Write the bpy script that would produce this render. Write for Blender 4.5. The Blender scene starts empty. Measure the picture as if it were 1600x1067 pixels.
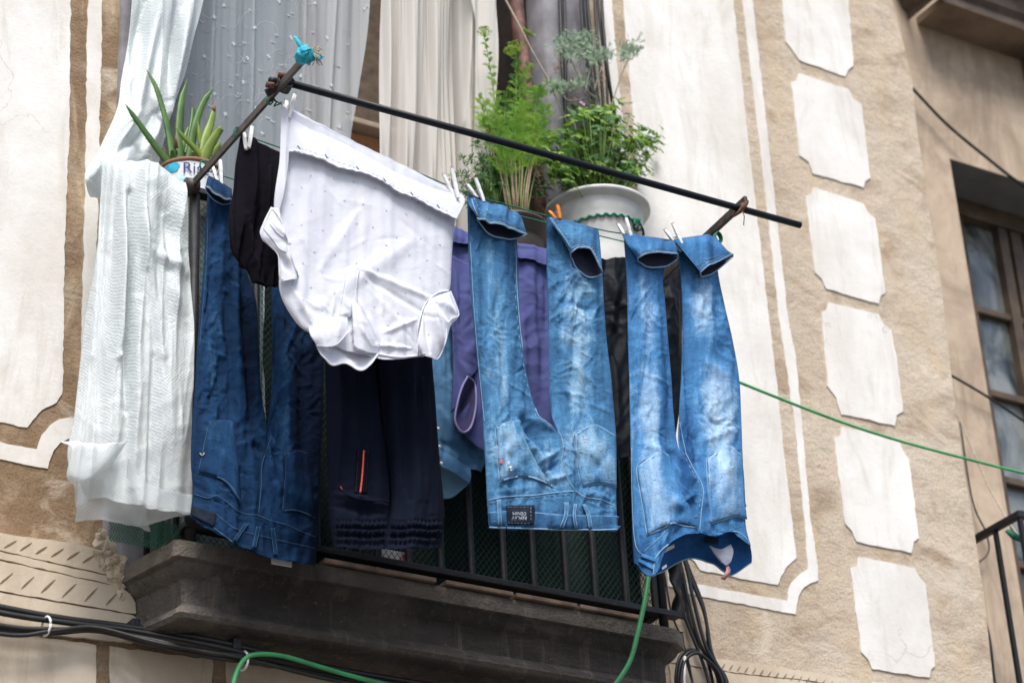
import bpy, bmesh, math, random
import numpy as np
from mathutils import Vector, Matrix
from mathutils.bvhtree import BVHTree

scene = bpy.context.scene
COL = scene.collection
RAD = math.radians

# ------------------------------------------------------------------ camera
# world: X along the facade, Y into the wall (street is -Y), Z up; facade face at Y = 0
Hv = np.array([6800., 1627., 3742.]); Vv = np.array([-400., -6933., 3742.])
h_ = Hv / np.linalg.norm(Hv); v_ = Vv - h_ * (Vv @ h_); v_ /= np.linalg.norm(v_)
n_ = -np.cross(h_, v_)
if n_[2] < 0: n_ = -n_
RIGHT = np.array([h_[0], n_[0], v_[0]]); DOWN = np.array([h_[1], n_[1], v_[1]]); FWD = np.array([h_[2], n_[2], v_[2]])
FPX = 3742.
CAM = -FWD * 6.6 + np.array([0, 0, 4.75])

def P(x, y, Y):
    """points on the vertical plane Y (arrays welcome) seen at picture position x, y of the 1600 px photo"""
    x = np.asarray(x, float); y = np.asarray(y, float); Y = np.asarray(Y, float)
    r = RIGHT * (x[..., None] - 800) + DOWN * (y[..., None] - 533.5) + FWD * FPX
    t = (Y - CAM[1]) / r[..., 1]
    return CAM + r * t[..., None]

def p3(x, y, Y): return tuple(P(x, y, Y))

# ------------------------------------------------------------------ noise
def _hash(i, j, s):
    n = (i.astype(np.int64) * 374761393 + j.astype(np.int64) * 668265263 + s * 982451653) & 0x7fffffff
    n = ((n ^ (n >> 13)) * 1274126177) & 0x7fffffff
    n = (n ^ (n >> 16)) & 0xffff
    return n / 65535.0 * 2 * np.pi

def gn(x, y, s=0):
    x = np.asarray(x, float); y = np.asarray(y, float)
    i = np.floor(x); j = np.floor(y); fx = x - i; fy = y - j
    u = fx * fx * fx * (fx * (fx * 6 - 15) + 10); v = fy * fy * fy * (fy * (fy * 6 - 15) + 10)
    def g(a, b):
        h = _hash(i + a, j + b, s)
        return np.cos(h) * (fx - a) + np.sin(h) * (fy - b)
    return ((g(0, 0) * (1 - u) + g(1, 0) * u) * (1 - v) + (g(0, 1) * (1 - u) + g(1, 1) * u) * v) * 1.5

def fbm(x, y, s=0, o=3):
    r = 0; a = 1
    for k in range(o): r = r + a * gn(x * 2 ** k, y * 2 ** k, s + 17 * k); a *= .5
    return r

def crumple(s, t, seed, f=18., ani=.6, ang=0.35):
    """sharp cloth creases: ridged, warped, slanted noise; about -1..1"""
    c, si = math.cos(ang), math.sin(ang)
    a = (s * c + t * si) * f; b = (-s * si + t * c) * f * ani
    wa = a + .8 * gn(a * .5, b * .5, seed + 1); wb = b + .8 * gn(a * .5 + 9, b * .5, seed + 2)
    r = 1 - 2.2 * np.abs(gn(wa, wb, seed + 3))
    r2 = 1 - 2.2 * np.abs(gn(wa * 2.1 + 5, wb * 1.6, seed + 4))
    m = .5 + .8 * gn(a * .3, b * .3, seed + 5)
    return (r + .45 * r2) * np.clip(m, 0, 1.2) - .35

# ------------------------------------------------------------------ mesh helpers
class MB:
    def __init__(s): s.v = []; s.f = []; s.n = 0; s.uv = []; s.fade = []
    def add(s, V, F, uv=None, fade=None):
        V = np.asarray(V, float).reshape(-1, 3)
        s.v.append(V); s.f += [tuple(i + s.n for i in f) for f in F]
        s.uv.append(np.asarray(uv, float).reshape(-1, 2) if uv is not None else np.column_stack([V[:, 0], V[:, 2]]))
        s.fade.append(np.asarray(fade, float).reshape(-1) if fade is not None else np.zeros(len(V)))
        s.n += len(V); return s
    def grid(s, G, uv=None, fade=None, flip=False):
        nv, nu = G.shape[:2]; F = []
        for j in range(nv - 1):
            for i in range(nu - 1):
                a = j * nu + i; q = (a, a + 1, a + nu + 1, a + nu)
                F.append(q[::-1] if flip else q)
        return s.add(G.reshape(-1, 3), F, None if uv is None else uv.reshape(-1, 2), fade)
    def box(s, c, size, rot=None):
        x, y, z = [k / 2 for k in size]
        V = np.array([(-x, -y, -z), (x, -y, -z), (x, y, -z), (-x, y, -z), (-x, -y, z), (x, -y, z), (x, y, z), (-x, y, z)])
        if rot is not None: V = V @ np.array(rot).T
        return s.add(V + np.array(c), [(0, 3, 2, 1), (4, 5, 6, 7), (0, 1, 5, 4), (1, 2, 6, 5), (2, 3, 7, 6), (3, 0, 4, 7)])
    def tube(s, pts, r, k=8, cap=True, flat=None, twist=0):
        pts = [Vector(p) for p in pts]
        n = len(pts); rr = r if hasattr(r, '__len__') else [r] * n
        T = [(pts[min(i + 1, n - 1)] - pts[max(i - 1, 0)]).normalized() for i in range(n)]
        up = Vector((0, 0, 1)) if abs(T[0].z) < .9 else Vector((0, 1, 0))
        N = T[0].cross(up).normalized(); V = []
        for i in range(n):
            N = (N - T[i] * N.dot(T[i])).normalized(); B = T[i].cross(N)
            for q in range(k):
                a = 2 * math.pi * q / k + twist * i + (math.pi / k if k == 4 else 0)
                ca, sa = math.cos(a), math.sin(a)
                if flat: ca *= flat
                V.append(pts[i] + (N * ca + B * sa) * rr[i])
        F = [(i * k + q, i * k + (q + 1) % k, (i + 1) * k + (q + 1) % k, (i + 1) * k + q) for i in range(n - 1) for q in range(k)]
        if cap: F += [tuple(range(k))[::-1], tuple((n - 1) * k + q for q in range(k))]
        return s.add([tuple(v) for v in V], F)
    def lathe(s, prof, c, k=48):
        V = [(c[0] + r * math.cos(2 * math.pi * q / k), c[1] + r * math.sin(2 * math.pi * q / k), c[2] + z) for r, z in prof for q in range(k)]
        F = [(i * k + q, i * k + (q + 1) % k, (i + 1) * k + (q + 1) % k, (i + 1) * k + q) for i in range(len(prof) - 1) for q in range(k)]
        return s.add(V, F)
    def build(s, name, mat, parent=None, smooth=True, bevel=0, solid=0):
        me = bpy.data.meshes.new(name)
        V = np.concatenate(s.v)
        me.from_pydata(V.tolist(), [], s.f)
        me.materials.append(mat)
        uv = np.concatenate(s.uv); fd = np.concatenate(s.fade)
        l = me.uv_layers.new(name='UVMap')
        vi = np.empty(len(me.loops), int); me.loops.foreach_get('vertex_index', vi)
        l.data.foreach_set('uv', uv[vi].ravel().astype(np.float32))
        a = me.attributes.new('fade', 'FLOAT', 'POINT'); a.data.foreach_set('value', fd.astype(np.float32))
        if smooth: me.polygons.foreach_set('use_smooth', [True] * len(me.polygons))
        me.update(); me.validate()
        o = bpy.data.objects.new(name, me); COL.objects.link(o)
        if parent is not None: o.parent = parent; o.matrix_parent_inverse = Matrix.Translation(-Vector(parent.location))
        if bevel:
            m = o.modifiers.new('b', 'BEVEL'); m.width = bevel; m.segments = 2; m.limit_method = 'ANGLE'; m.angle_limit = RAD(40)
        if solid:
            m = o.modifiers.new('s', 'SOLIDIFY'); m.thickness = solid; m.offset = 0
        return o

def thing(name, label, cat, loc=(0, 0, 0), group=None):
    o = bpy.data.objects.new(name, None); COL.objects.link(o); o.location = loc; o.empty_display_size = .1
    return tag(o, label, cat, group)
def tag(o, label, cat, group=None):
    o['label'] = label; o['category'] = cat
    if group: o['group'] = group
    return o
def struct(o): o['kind'] = 'structure'; return o

# ------------------------------------------------------------------ materials
def new_mat(name):
    m = bpy.data.materials.new(name); m.use_nodes = True
    nt = m.node_tree; b = nt.nodes['Principled BSDF']
    return m, nt, b
def N(nt, t, **kw):
    n = nt.nodes.new(t)
    for k, v in kw.items():
        if k in n.inputs: n.inputs[k].default_value = v
        else: setattr(n, k, v)
    return n
def L(nt, a, b): nt.links.new(a, b)
def ramp(nt, fac, stops):
    r = nt.nodes.new('ShaderNodeValToRGB'); e = r.color_ramp.elements
    while len(e) < len(stops): e.new(.5)
    for k, (p, c) in enumerate(stops):
        e[k].position = p; e[k].color = (*c, 1) if len(c) == 3 else c
    L(nt, fac, r.inputs[0]); return r.outputs[0]
def noise(nt, vec, scale, detail=5, rough=.6, dist=0):
    n = N(nt, 'ShaderNodeTexNoise', Scale=scale, Detail=detail, Roughness=rough, Distortion=dist)
    if vec is not None: L(nt, vec, n.inputs['Vector'])
    return n.outputs['Fac']
def geo(nt): return N(nt, 'ShaderNodeNewGeometry').outputs['Position']
def uvn(nt): return N(nt, 'ShaderNodeUVMap', uv_map='UVMap').outputs[0]
def mapv(nt, vec, sc, loc=(0, 0, 0)):
    m = N(nt, 'ShaderNodeMapping'); m.inputs['Scale'].default_value = sc; m.inputs['Location'].default_value = loc
    L(nt, vec, m.inputs['Vector']); return m.outputs[0]
def math_(nt, op, a, b=None, clamp=False):
    m = N(nt, 'ShaderNodeMath', operation=op, use_clamp=clamp)
    for k, x in enumerate((a, b)):
        if x is None: continue
        if isinstance(x, (int, float)): m.inputs[k].default_value = x
        else: L(nt, x, m.inputs[k])
    return m.outputs[0]
def mixc(nt, fac, a, b, mode='MIX'):
    m = N(nt, 'ShaderNodeMix', data_type='RGBA', blend_type=mode)
    for k, x in ((0, fac), (6, a), (7, b)):
        if isinstance(x, (int, float)): m.inputs[k].default_value = x
        elif isinstance(x, tuple): m.inputs[k].default_value = (*x, 1)
        else: L(nt, x, m.inputs[k])
    return m.outputs[2]
def bump(nt, b, hgt, strength, dist=.01, prev=None):
    n = N(nt, 'ShaderNodeBump', Strength=strength, Distance=dist); L(nt, hgt, n.inputs['Height'])
    if prev is not None: L(nt, prev, n.inputs['Normal'])
    L(nt, n.outputs[0], b.inputs['Normal']); return n.outputs[0]

def simple(name, col, rough=.6, var=.25, scale=30., metal=0., bmp=.2, spec=.5):
    m, nt, b = new_mat(name); g = geo(nt)
    f = noise(nt, g, scale)
    lo = tuple(c * (1 - var) for c in col); hi = tuple(min(1, c * (1 + var)) for c in col)
    L(nt, ramp(nt, f, [(.3, lo), (.7, hi)]), b.inputs['Base Color'])
    b.inputs['Roughness'].default_value = rough; b.inputs['Metallic'].default_value = metal
    b.inputs['Specular IOR Level'].default_value = spec
    if bmp: bump(nt, b, noise(nt, g, scale * 4), bmp, .003)
    return m

def stucco():
    m, nt, b = new_mat('tan_stucco'); g = geo(nt)
    x = N(nt, 'ShaderNodeSeparateXYZ'); L(nt, g, x.inputs[0])
    big = noise(nt, g, 2.2, 6, .65, .4)
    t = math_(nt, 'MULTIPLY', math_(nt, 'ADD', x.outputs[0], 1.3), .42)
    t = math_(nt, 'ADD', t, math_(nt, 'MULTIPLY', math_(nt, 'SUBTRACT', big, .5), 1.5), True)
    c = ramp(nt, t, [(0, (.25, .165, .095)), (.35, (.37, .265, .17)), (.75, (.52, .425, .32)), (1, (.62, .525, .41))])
    sp = noise(nt, g, 130, 3, .7)
    c = mixc(nt, .75, c, ramp(nt, sp, [(.3, (.60, .57, .54)), (.52, (1, 1, 1)), (.75, (1.0, 1.0, 1.0))]), 'MULTIPLY')
    st = noise(nt, mapv(nt, g, (7, 7, 2.5)), 1, 6, .6, .8)
    c = mixc(nt, ramp(nt, st, [(.50, (0, 0, 0)), (.66, (.75, .75, .75))]), c, (.60, .47, .32))
    st3 = noise(nt, mapv(nt, g, (5, 5, 8), (1, 8, 3)), 1, 8, .7, .6)
    c = mixc(nt, ramp(nt, st3, [(.50, (0, 0, 0)), (.66, (.75, .75, .75))]), c, (.34, .245, .165))
    st2 = noise(nt, mapv(nt, g, (3, 3, 5), (4, 2, 7)), 1, 7, .65, 1.2)
    c = mixc(nt, ramp(nt, st2, [(.55, (0, 0, 0)), (.70, (.75, .75, .75))]), c, (.70, .61, .50))
    L(nt, c, b.inputs['Base Color']); b.inputs['Roughness'].default_value = .95
    n1 = bump(nt, b, noise(nt, g, 130, 4, .8), .55, .009)
    bump(nt, b, noise(nt, mapv(nt, g, (8, 8, 10)), 1, 8, .66), .42, .04, n1)
    return m
def plaster(name, c0, c1, stain=(.55, .5, .43)):
    m, nt, b = new_mat(name); g = geo(nt)
    c = ramp(nt, noise(nt, g, 3, 6, .7, .5), [(.3, c0), (.62, c1)])
    s = noise(nt, mapv(nt, g, (9, 9, 2)), 1, 7, .72, 1.5)
    c = mixc(nt, ramp(nt, s, [(.50, (0, 0, 0)), (.72, (.6, .6, .6))]), c, stain)
    s = noise(nt, mapv(nt, g, (2.2, 2.2, 1.6), (3, 1, 5)), 1, 5, .6, .8)
    c = mixc(nt, ramp(nt, s, [(.42, (0, 0, 0)), (.68, (.42, .42, .42))]), c, stain)
    s = noise(nt, mapv(nt, g, (40, 40, 26)), 1, 4, .8)
    c = mixc(nt, ramp(nt, s, [(.66, (0, 0, 0)), (.74, (.45, .45, .45))]), c, stain)
    cr = N(nt, 'ShaderNodeTexVoronoi', feature='DISTANCE_TO_EDGE', Scale=2.3)
    dv = N(nt, 'ShaderNodeVectorMath', operation='ADD'); nn = N(nt, 'ShaderNodeTexNoise', Scale=5., Detail=6.)
    L(nt, g, nn.inputs['Vector']); L(nt, g, dv.inputs[0]); sc = N(nt, 'ShaderNodeVectorMath', operation='SCALE'); sc.inputs['Scale'].default_value = .35
    L(nt, nn.outputs['Color'], sc.inputs[0]); L(nt, sc.outputs[0], dv.inputs[1]); L(nt, dv.outputs[0], cr.inputs['Vector'])
    cm = math_(nt, 'MULTIPLY', ramp(nt, cr.outputs[0], [(0, (1, 1, 1)), (.006, (0, 0, 0))]), ramp(nt, noise(nt, g, 1.7, 2), [(.56, (0, 0, 0)), (.62, (.45, .45, .45))]))
    c = mixc(nt, cm, c, (.25, .2, .15))
    L(nt, c, b.inputs['Base Color']); b.inputs['Roughness'].default_value = .9
    n1 = bump(nt, b, noise(nt, g, 110, 4, .7), .3, .003)
    bump(nt, b, noise(nt, g, 5, 6, .55), .22, .02, n1)
    return m
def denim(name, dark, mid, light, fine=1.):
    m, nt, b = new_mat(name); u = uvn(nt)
    fd = N(nt, 'ShaderNodeAttribute', attribute_name='fade').outputs['Fac']  # carries the wash fade together with painted fold shading
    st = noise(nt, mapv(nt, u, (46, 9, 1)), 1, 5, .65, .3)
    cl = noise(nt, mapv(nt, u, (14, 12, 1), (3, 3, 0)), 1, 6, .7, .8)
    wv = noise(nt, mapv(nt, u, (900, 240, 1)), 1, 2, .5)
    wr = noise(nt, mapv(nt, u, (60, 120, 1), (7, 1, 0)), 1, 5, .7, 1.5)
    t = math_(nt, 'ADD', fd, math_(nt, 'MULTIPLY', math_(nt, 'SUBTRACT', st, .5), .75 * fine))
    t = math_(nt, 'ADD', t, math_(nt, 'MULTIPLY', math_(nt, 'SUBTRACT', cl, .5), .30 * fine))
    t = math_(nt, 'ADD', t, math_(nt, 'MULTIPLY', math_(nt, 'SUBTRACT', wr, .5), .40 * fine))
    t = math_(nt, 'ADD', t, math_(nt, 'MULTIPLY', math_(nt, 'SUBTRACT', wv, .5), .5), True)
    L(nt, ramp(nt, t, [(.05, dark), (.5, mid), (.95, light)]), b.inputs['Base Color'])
    b.inputs['Roughness'].default_value = .88; b.inputs['Specular IOR Level'].default_value = .2
    b.inputs['Sheen Weight'].default_value = .0
    w = N(nt, 'ShaderNodeTexWave', wave_type='BANDS', bands_direction='DIAGONAL', Scale=260.); L(nt, u, w.inputs['Vector'])
    n1 = bump(nt, b, w.outputs['Fac'], .15, .001)
    bump(nt, b, wr, .45, .006, n1)
    return m
def cloth(name, col, rough=.9, var=.12, bmp=.25, sc=1., sheen=.0, spec=.2, transl=0.):
    m, nt, b = new_mat(name); u = uvn(nt)
    f = noise(nt, u, 9 * sc, 5)
    L(nt, ramp(nt, f, [(.3, tuple(c * (1 - var) for c in col)), (.7, tuple(min(1, c * (1 + var)) for c in col))]), b.inputs['Base Color'])
    b.inputs['Roughness'].default_value = rough; b.inputs['Specular IOR Level'].default_value = spec
    b.inputs['Sheen Weight'].default_value = sheen
    n1 = bump(nt, b, noise(nt, u, 55 * sc, 4, .6, 1.), bmp, .004)
    bump(nt, b, noise(nt, u, 900, 1), .1, .0008, n1)
    if transl:
        out = nt.nodes['Material Output']; tr = N(nt, 'ShaderNodeBsdfTranslucent'); tr.inputs[0].default_value = (*[min(1, c * 1.05) for c in col], 1)
        mx = N(nt, 'ShaderNodeMixShader'); mx.inputs[0].default_value = transl
        L(nt, b.outputs[0], mx.inputs[1]); L(nt, tr.outputs[0], mx.inputs[2]); L(nt, mx.outputs[0], out.inputs[0])
    return m
def sheer(name, col, alpha, pat=False):
    m, nt, b = new_mat(name); u = uvn(nt)
    fd = N(nt, 'ShaderNodeAttribute', attribute_name='fade').outputs['Fac']
    b.inputs['Base Color'].default_value = (*col, 1); b.inputs['Roughness'].default_value = .8
    n1 = bump(nt, b, noise(nt, mapv(nt, u, (40, 10, 1)), 1, 4), .3, .005)
    bump(nt, b, noise(nt, mapv(nt, u, (600, 600, 1)), 1, 1), .2, .001, n1)
    tr = N(nt, 'ShaderNodeBsdfTransparent'); tl = N(nt, 'ShaderNodeBsdfTranslucent'); tl.inputs[0].default_value = (*col, 1)
    m1 = N(nt, 'ShaderNodeMixShader'); m1.inputs[0].default_value = .35
    L(nt, b.outputs[0], m1.inputs[1]); L(nt, tl.outputs[0], m1.inputs[2])
    m2 = N(nt, 'ShaderNodeMixShader')
    L(nt, math_(nt, 'ADD', math_(nt, 'MULTIPLY', fd, .5), alpha, True), m2.inputs[0])
    L(nt, tr.outputs[0], m2.inputs[1]); L(nt, m1.outputs[0], m2.inputs[2]); L(nt, m2.outputs[0], nt.nodes['Material Output'].inputs[0])
    return m
def tarp_mat():
    m, nt, b = new_mat('woven_tarp'); u = uvn(nt)
    x = N(nt, 'ShaderNodeSeparateXYZ'); L(nt, mapv(nt, u, (1, 1, 1)), x.inputs[0])
    sx = math_(nt, 'SINE', math_(nt, 'MULTIPLY', x.outputs[0], 2 * math.pi / .0105)); sy = math_(nt, 'SINE', math_(nt, 'MULTIPLY', x.outputs[1], 2 * math.pi / .0105))
    d = math_(nt, 'MULTIPLY', sx, sy)
    c = ramp(nt, math_(nt, 'ADD', math_(nt, 'MULTIPLY', d, .5), .5), [(.2, (.72, .79, .81)), (.8, (.93, .96, .96))])
    c = mixc(nt, ramp(nt, noise(nt, mapv(nt, u, (9, 4, 1)), 1, 5, .6), [(.4, (0, 0, 0)), (.7, (.25, .25, .25))]), c, (.66, .75, .79))
    L(nt, c, b.inputs['Base Color']); b.inputs['Roughness'].default_value = .24
    b.inputs['Specular IOR Level'].default_value = .6
    n1 = bump(nt, b, d, .22, .0018)
    n2 = bump(nt, b, noise(nt, mapv(nt, u, (30, 11, 1)), 1, 6, .68, 2.), .5, .012, n1)
    tr = N(nt, 'ShaderNodeBsdfTransparent'); tl = N(nt, 'ShaderNodeBsdfTranslucent'); tl.inputs[0].default_value = (.85, .9, .9, 1)
    m1 = N(nt, 'ShaderNodeMixShader'); m1.inputs[0].default_value = .35
    L(nt, b.outputs[0], m1.inputs[1]); L(nt, tl.outputs[0], m1.inputs[2])
    m2 = N(nt, 'ShaderNodeMixShader')
    fd = N(nt, 'ShaderNodeAttribute', attribute_name='fade').outputs['Fac']; L(nt, math_(nt, 'SUBTRACT', .90, fd), m2.inputs[0])
    L(nt, tr.outputs[0], m2.inputs[1]); L(nt, m1.outputs[0], m2.inputs[2]); L(nt, m2.outputs[0], nt.nodes['Material Output'].inputs[0])
    return m
def concrete():
    m, nt, b = new_mat('sooty_stone'); g = geo(nt)
    c = ramp(nt, noise(nt, g, 4, 7, .7, .6), [(.3, (.022, .019, .018)), (.55, (.052, .045, .041)), (.8, (.125, .108, .092))])
    s = noise(nt, mapv(nt, g, (3, 3, 14)), 1, 6, .7, .8)
    c = mixc(nt, ramp(nt, s, [(.58, (0, 0, 0)), (.75, (.5, .5, .5))]), c, (.17, .14, .11))
    p = noise(nt, g, 70, 3, .7)
    c = mixc(nt, ramp(nt, p, [(.66, (0, 0, 0)), (.74, (.5, .5, .5))]), c, (.26, .23, .19))
    x = N(nt, 'ShaderNodeSeparateXYZ'); L(nt, g, x.inputs[0])
    vs = noise(nt, mapv(nt, g, (26, 26, 1.6)), 1, 5, .7, .4)
    c = mixc(nt, ramp(nt, vs, [(.54, (0, 0, 0)), (.70, (.55, .55, .55))]), c, (.17, .14, .11))
    pt = N(nt, 'ShaderNodeNewGeometry').outputs['Pointiness']
    c = mixc(nt, ramp(nt, pt, [(.53, (0, 0, 0)), (.60, (.6, .6, .6))]), c, (.20, .17, .14))
    lf = math_(nt, 'ADD', math_(nt, 'MULTIPLY', math_(nt, 'ADD', x.outputs[0], .95), -5), math_(nt, 'MULTIPLY', math_(nt, 'SUBTRACT', noise(nt, g, 9, 5, .7), .5), 2.2), True)
    c = mixc(nt, math_(nt, 'MULTIPLY', lf, .45), c, (.22, .19, .155))
    L(nt, c, b.inputs['Base Color']); b.inputs['Roughness'].default_value = .85
    n1 = bump(nt, b, noise(nt, g, 80, 4, .7), .4, .006)
    bump(nt, b, noise(nt, g, 10, 5, .65), .7, .03, n1)
    return m
def leafm(name, c0, c1, rough=.5, transl=.3, sc=14):
    m, nt, b = new_mat(name); g = geo(nt)
    c = ramp(nt, noise(nt, g, sc, 3), [(.3, c0), (.7, c1)])
    L(nt, c, b.inputs['Base Color']); b.inputs['Roughness'].default_value = rough
    tl = N(nt, 'ShaderNodeBsdfTranslucent'); L(nt, c, tl.inputs[0])
    mx = N(nt, 'ShaderNodeMixShader'); mx.inputs[0].default_value = transl
    L(nt, b.outputs[0], mx.inputs[1]); L(nt, tl.outputs[0], mx.inputs[2]); L(nt, mx.outputs[0], nt.nodes['Material Output'].inputs[0])
    return m

M = dict(
    stucco=stucco(),
    white=plaster('lime_plaster', (.69, .665, .62), (.83, .815, .785), (.52, .47, .40)),
    cream=plaster('cream_sandstone', (.55, .45, .34), (.66, .57, .45), (.42, .32, .22)),
    scratch=simple('scratched_stone', (.20, .14, .09), .95),
    grey=simple('grey_render', (.19, .185, .20), .7, .45, 9, bmp=.5),
    brownwall=plaster('brown_render', (.33, .25, .18), (.60, .48, .36), (.22, .165, .12)),
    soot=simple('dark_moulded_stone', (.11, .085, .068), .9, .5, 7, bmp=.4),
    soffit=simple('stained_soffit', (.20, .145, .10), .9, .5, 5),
    reveal=simple('grey_reveal', (.20, .20, .19), .8, .25, 6),
    wood=simple('varnished_wood', (.095, .065, .042), .5, .5, 12),
    paintwood=simple('peeling_wood', (.15, .07, .055), .7, .8, 25, bmp=.5),
    slab=concrete(),
    iron=simple('black_iron', (.022, .022, .024), .5, .4, 60, .3, .35),
    rodm=simple('black_painted_rod', (.006, .009, .013), .45, .3, 50, .0, .05, .25),
    arm=simple('weathered_brown_steel', (.075, .062, .052), .55, .5, 40, .4, .4),
    rust=simple('rusty_iron', (.15, .07, .04), .8, .6, 70, .2, .5),
    cable=simple('black_cable', (.018, .018, .019), .45, .3, 20, bmp=.1),
    greencable=simple('green_cable', (.06, .36, .13), .45, .2, 20, bmp=.1),
    greenrope=simple('green_rope', (.01, .17, .10), .7, .35, 90, bmp=.6),
    net=simple('dark_green_net', (.006, .040, .028), .5, .3, 60, bmp=0),
    netblack=simple('black_net', (.008, .012, .011), .5, .3, 60, bmp=0),
    shade=simple('green_shade_cloth', (.003, .017, .013), .9, .6, 9, bmp=.5),
    paleshade=simple('pale_teal_sheet', (.24, .33, .33), .8, .3, 5, bmp=.4),
    whiteplastic=simple('white_plastic', (.83, .83, .82), .35, .06, 30, bmp=.08),
    orangeplastic=simple('orange_plastic', (.85, .27, .03), .35, .06, 30, bmp=.05),
    steel=simple('steel_spring', (.45, .45, .45), .35, .15, 30, 1.),
    pot=simple('chalky_white_pot', (.60, .60, .58), .55, .22, 9, bmp=.15),
    brownpot=simple('dark_brown_pot', (.055, .042, .034), .5, .3, 12, bmp=.1),
    terracotta=simple('terracotta_rim', (.22, .10, .06), .8, .3, 30),
    soil=simple('potting_soil', (.04, .028, .02), .95, .5, 80, bmp=.8),
    cyan=simple('cyan_label', (.04, .42, .62), .4, .3, 40, bmp=.05),
    labelwhite=simple('label_white', (.75, .78, .80), .4, .1, 20, bmp=.05),
    navy=simple('navy_print', (.03, .03, .18), .5, .1, 20, bmp=0),
    orangeprint=simple('orange_print', (.8, .25, .03), .5, .1, 20, bmp=0),
    rag=simple('turquoise_rag', (.03, .42, .55), .7, .35, 60, bmp=.6),
    string=simple('pale_string', (.50, .43, .33), .9, .3, 90, bmp=.5),
    tan_stick=simple('dry_stalk', (.46, .38, .30), .8, .25, 60),
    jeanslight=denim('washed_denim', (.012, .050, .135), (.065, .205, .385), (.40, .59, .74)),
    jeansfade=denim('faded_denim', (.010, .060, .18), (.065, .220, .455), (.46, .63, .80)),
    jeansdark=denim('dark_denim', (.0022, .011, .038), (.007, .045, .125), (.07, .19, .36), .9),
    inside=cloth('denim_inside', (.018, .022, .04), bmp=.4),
    insideblue=denim('denim_waist_inside', (.012, .07, .22), (.02, .12, .36), (.06, .22, .52)),
    edge=cloth('denim_edge', (.24, .38, .54), bmp=.5),
    stitch=cloth('pale_thread', (.42, .50, .56), bmp=.3),
    darkstitch=cloth('dark_thread', (.03, .08, .17), bmp=.3),
    orangestitch=cloth('dull_blue_thread', (.06, .12, .20), bmp=.3),
    patch=simple('dark_leather_patch', (.012, .018, .032), .8, .3, 60, spec=.1),
    print=simple('pale_print', (.38, .44, .52), .7, .1, 40, bmp=0),
    whitecotton=cloth('white_cotton', (.76, .78, .85), transl=.12, var=.025, bmp=.22),
    whiterib=cloth('white_ribbed_cotton', (.75, .77, .84), transl=.08, var=.02, bmp=.3),
    flower=simple('grey_flower_print', (.50, .52, .62), .9, .1, 60, bmp=0),
    black=cloth('black_cotton', (.006, .005, .009), spec=.08),
    navyjersey=cloth('navy_black_jersey', (.006, .009, .020), spec=.10, bmp=.15),
    blackshiny=cloth('black_nylon', (.004, .006, .010), rough=.6, spec=.12),
    purple=cloth('violet_cotton', (.068, .078, .215)),
    lilac=cloth('lilac_trim', (.28, .26, .48)),
    blueshirt=cloth('soft_blue_cotton', (.075, .19, .34), bmp=.35),
    blueshirt2=cloth('soft_blue_inside', (.17, .32, .46)),
    red=simple('coral_red', (.75, .10, .07), .6, .1, 30, bmp=0),
    redtag=simple('pink_tag', (.42, .20, .20), .7, .2, 50),
    tarp=tarp_mat(),
    sheer=sheer('embroidered_voile', (.72, .77, .80), .22),
    linen=sheer('cream_voile', (.82, .79, .74), .66),
    thread=simple('white_embroidery', (.66, .69, .72), .8, .05, 40, bmp=0),
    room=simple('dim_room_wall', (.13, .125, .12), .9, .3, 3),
    roomwood=simple('ochre_panel', (.30, .21, .14), .8, .25, 8),
    aloe=leafm('aloe_skin', (.035, .105, .018), (.10, .21, .035), .5, .05, 20),
    aloe2=leafm('yellow_aloe_skin', (.12, .20, .02), (.22, .30, .04), .5, .05, 20),
    aloetip=simple('dry_aloe', (.30, .13, .06), .8, .3, 60),
    feather=leafm('feathery_green', (.13, .32, .025), (.36, .58, .06), .55, .4),
    darkfeather=leafm('dark_feathery_green', (.05, .16, .02), (.14, .32, .04), .55, .35),
    umbel=leafm('lime_umbel', (.33, .50, .05), (.42, .60, .10), .6, .4),
    darkleaf=leafm('deep_green_leaf', (.03, .105, .022), (.075, .20, .04), .5, .35),
    gerleaf=leafm('geranium_leaf', (.085, .21, .02), (.28, .44, .06), .5, .35, 18),
    artem=leafm('silver_green_leaf', (.17, .27, .17), (.36, .46, .33), .7, .25),
    deadleaf=leafm('withered_leaf', (.25, .14, .09), (.36, .22, .14), .8, .2),
    stem=simple('pinkish_stem', (.33, .24, .16), .7, .3, 60),
    greenstem=simple('green_stem', (.17, .28, .06), .6, .3, 60),
    greystem=simple('grey_stem', (.26, .25, .20), .8, .3, 60),
    pink=leafm('pink_petal', (.55, .25, .48), (.70, .40, .62), .6, .3),
    asphalt=simple('asphalt', (.10, .095, .09), .9, .2, 3),
)
def glass():
    m, nt, b = new_mat('old_window_glass'); g = geo(nt)
    b.inputs['Base Color'].default_value = (.10, .12, .13, 1); b.inputs['Roughness'].default_value = .06
    b.inputs['Specular IOR Level'].default_value = .9
    c = ramp(nt, noise(nt, mapv(nt, g, (4, 4, 3)), 1, 5, .6, 1.), [(.38, (.03, .04, .045)), (.60, (.24, .26, .25))])
    L(nt, c, b.inputs['Base Color'])
    bump(nt, b, noise(nt, g, 7, 3), .25, .02); return m
M['glass'] = glass()
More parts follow.
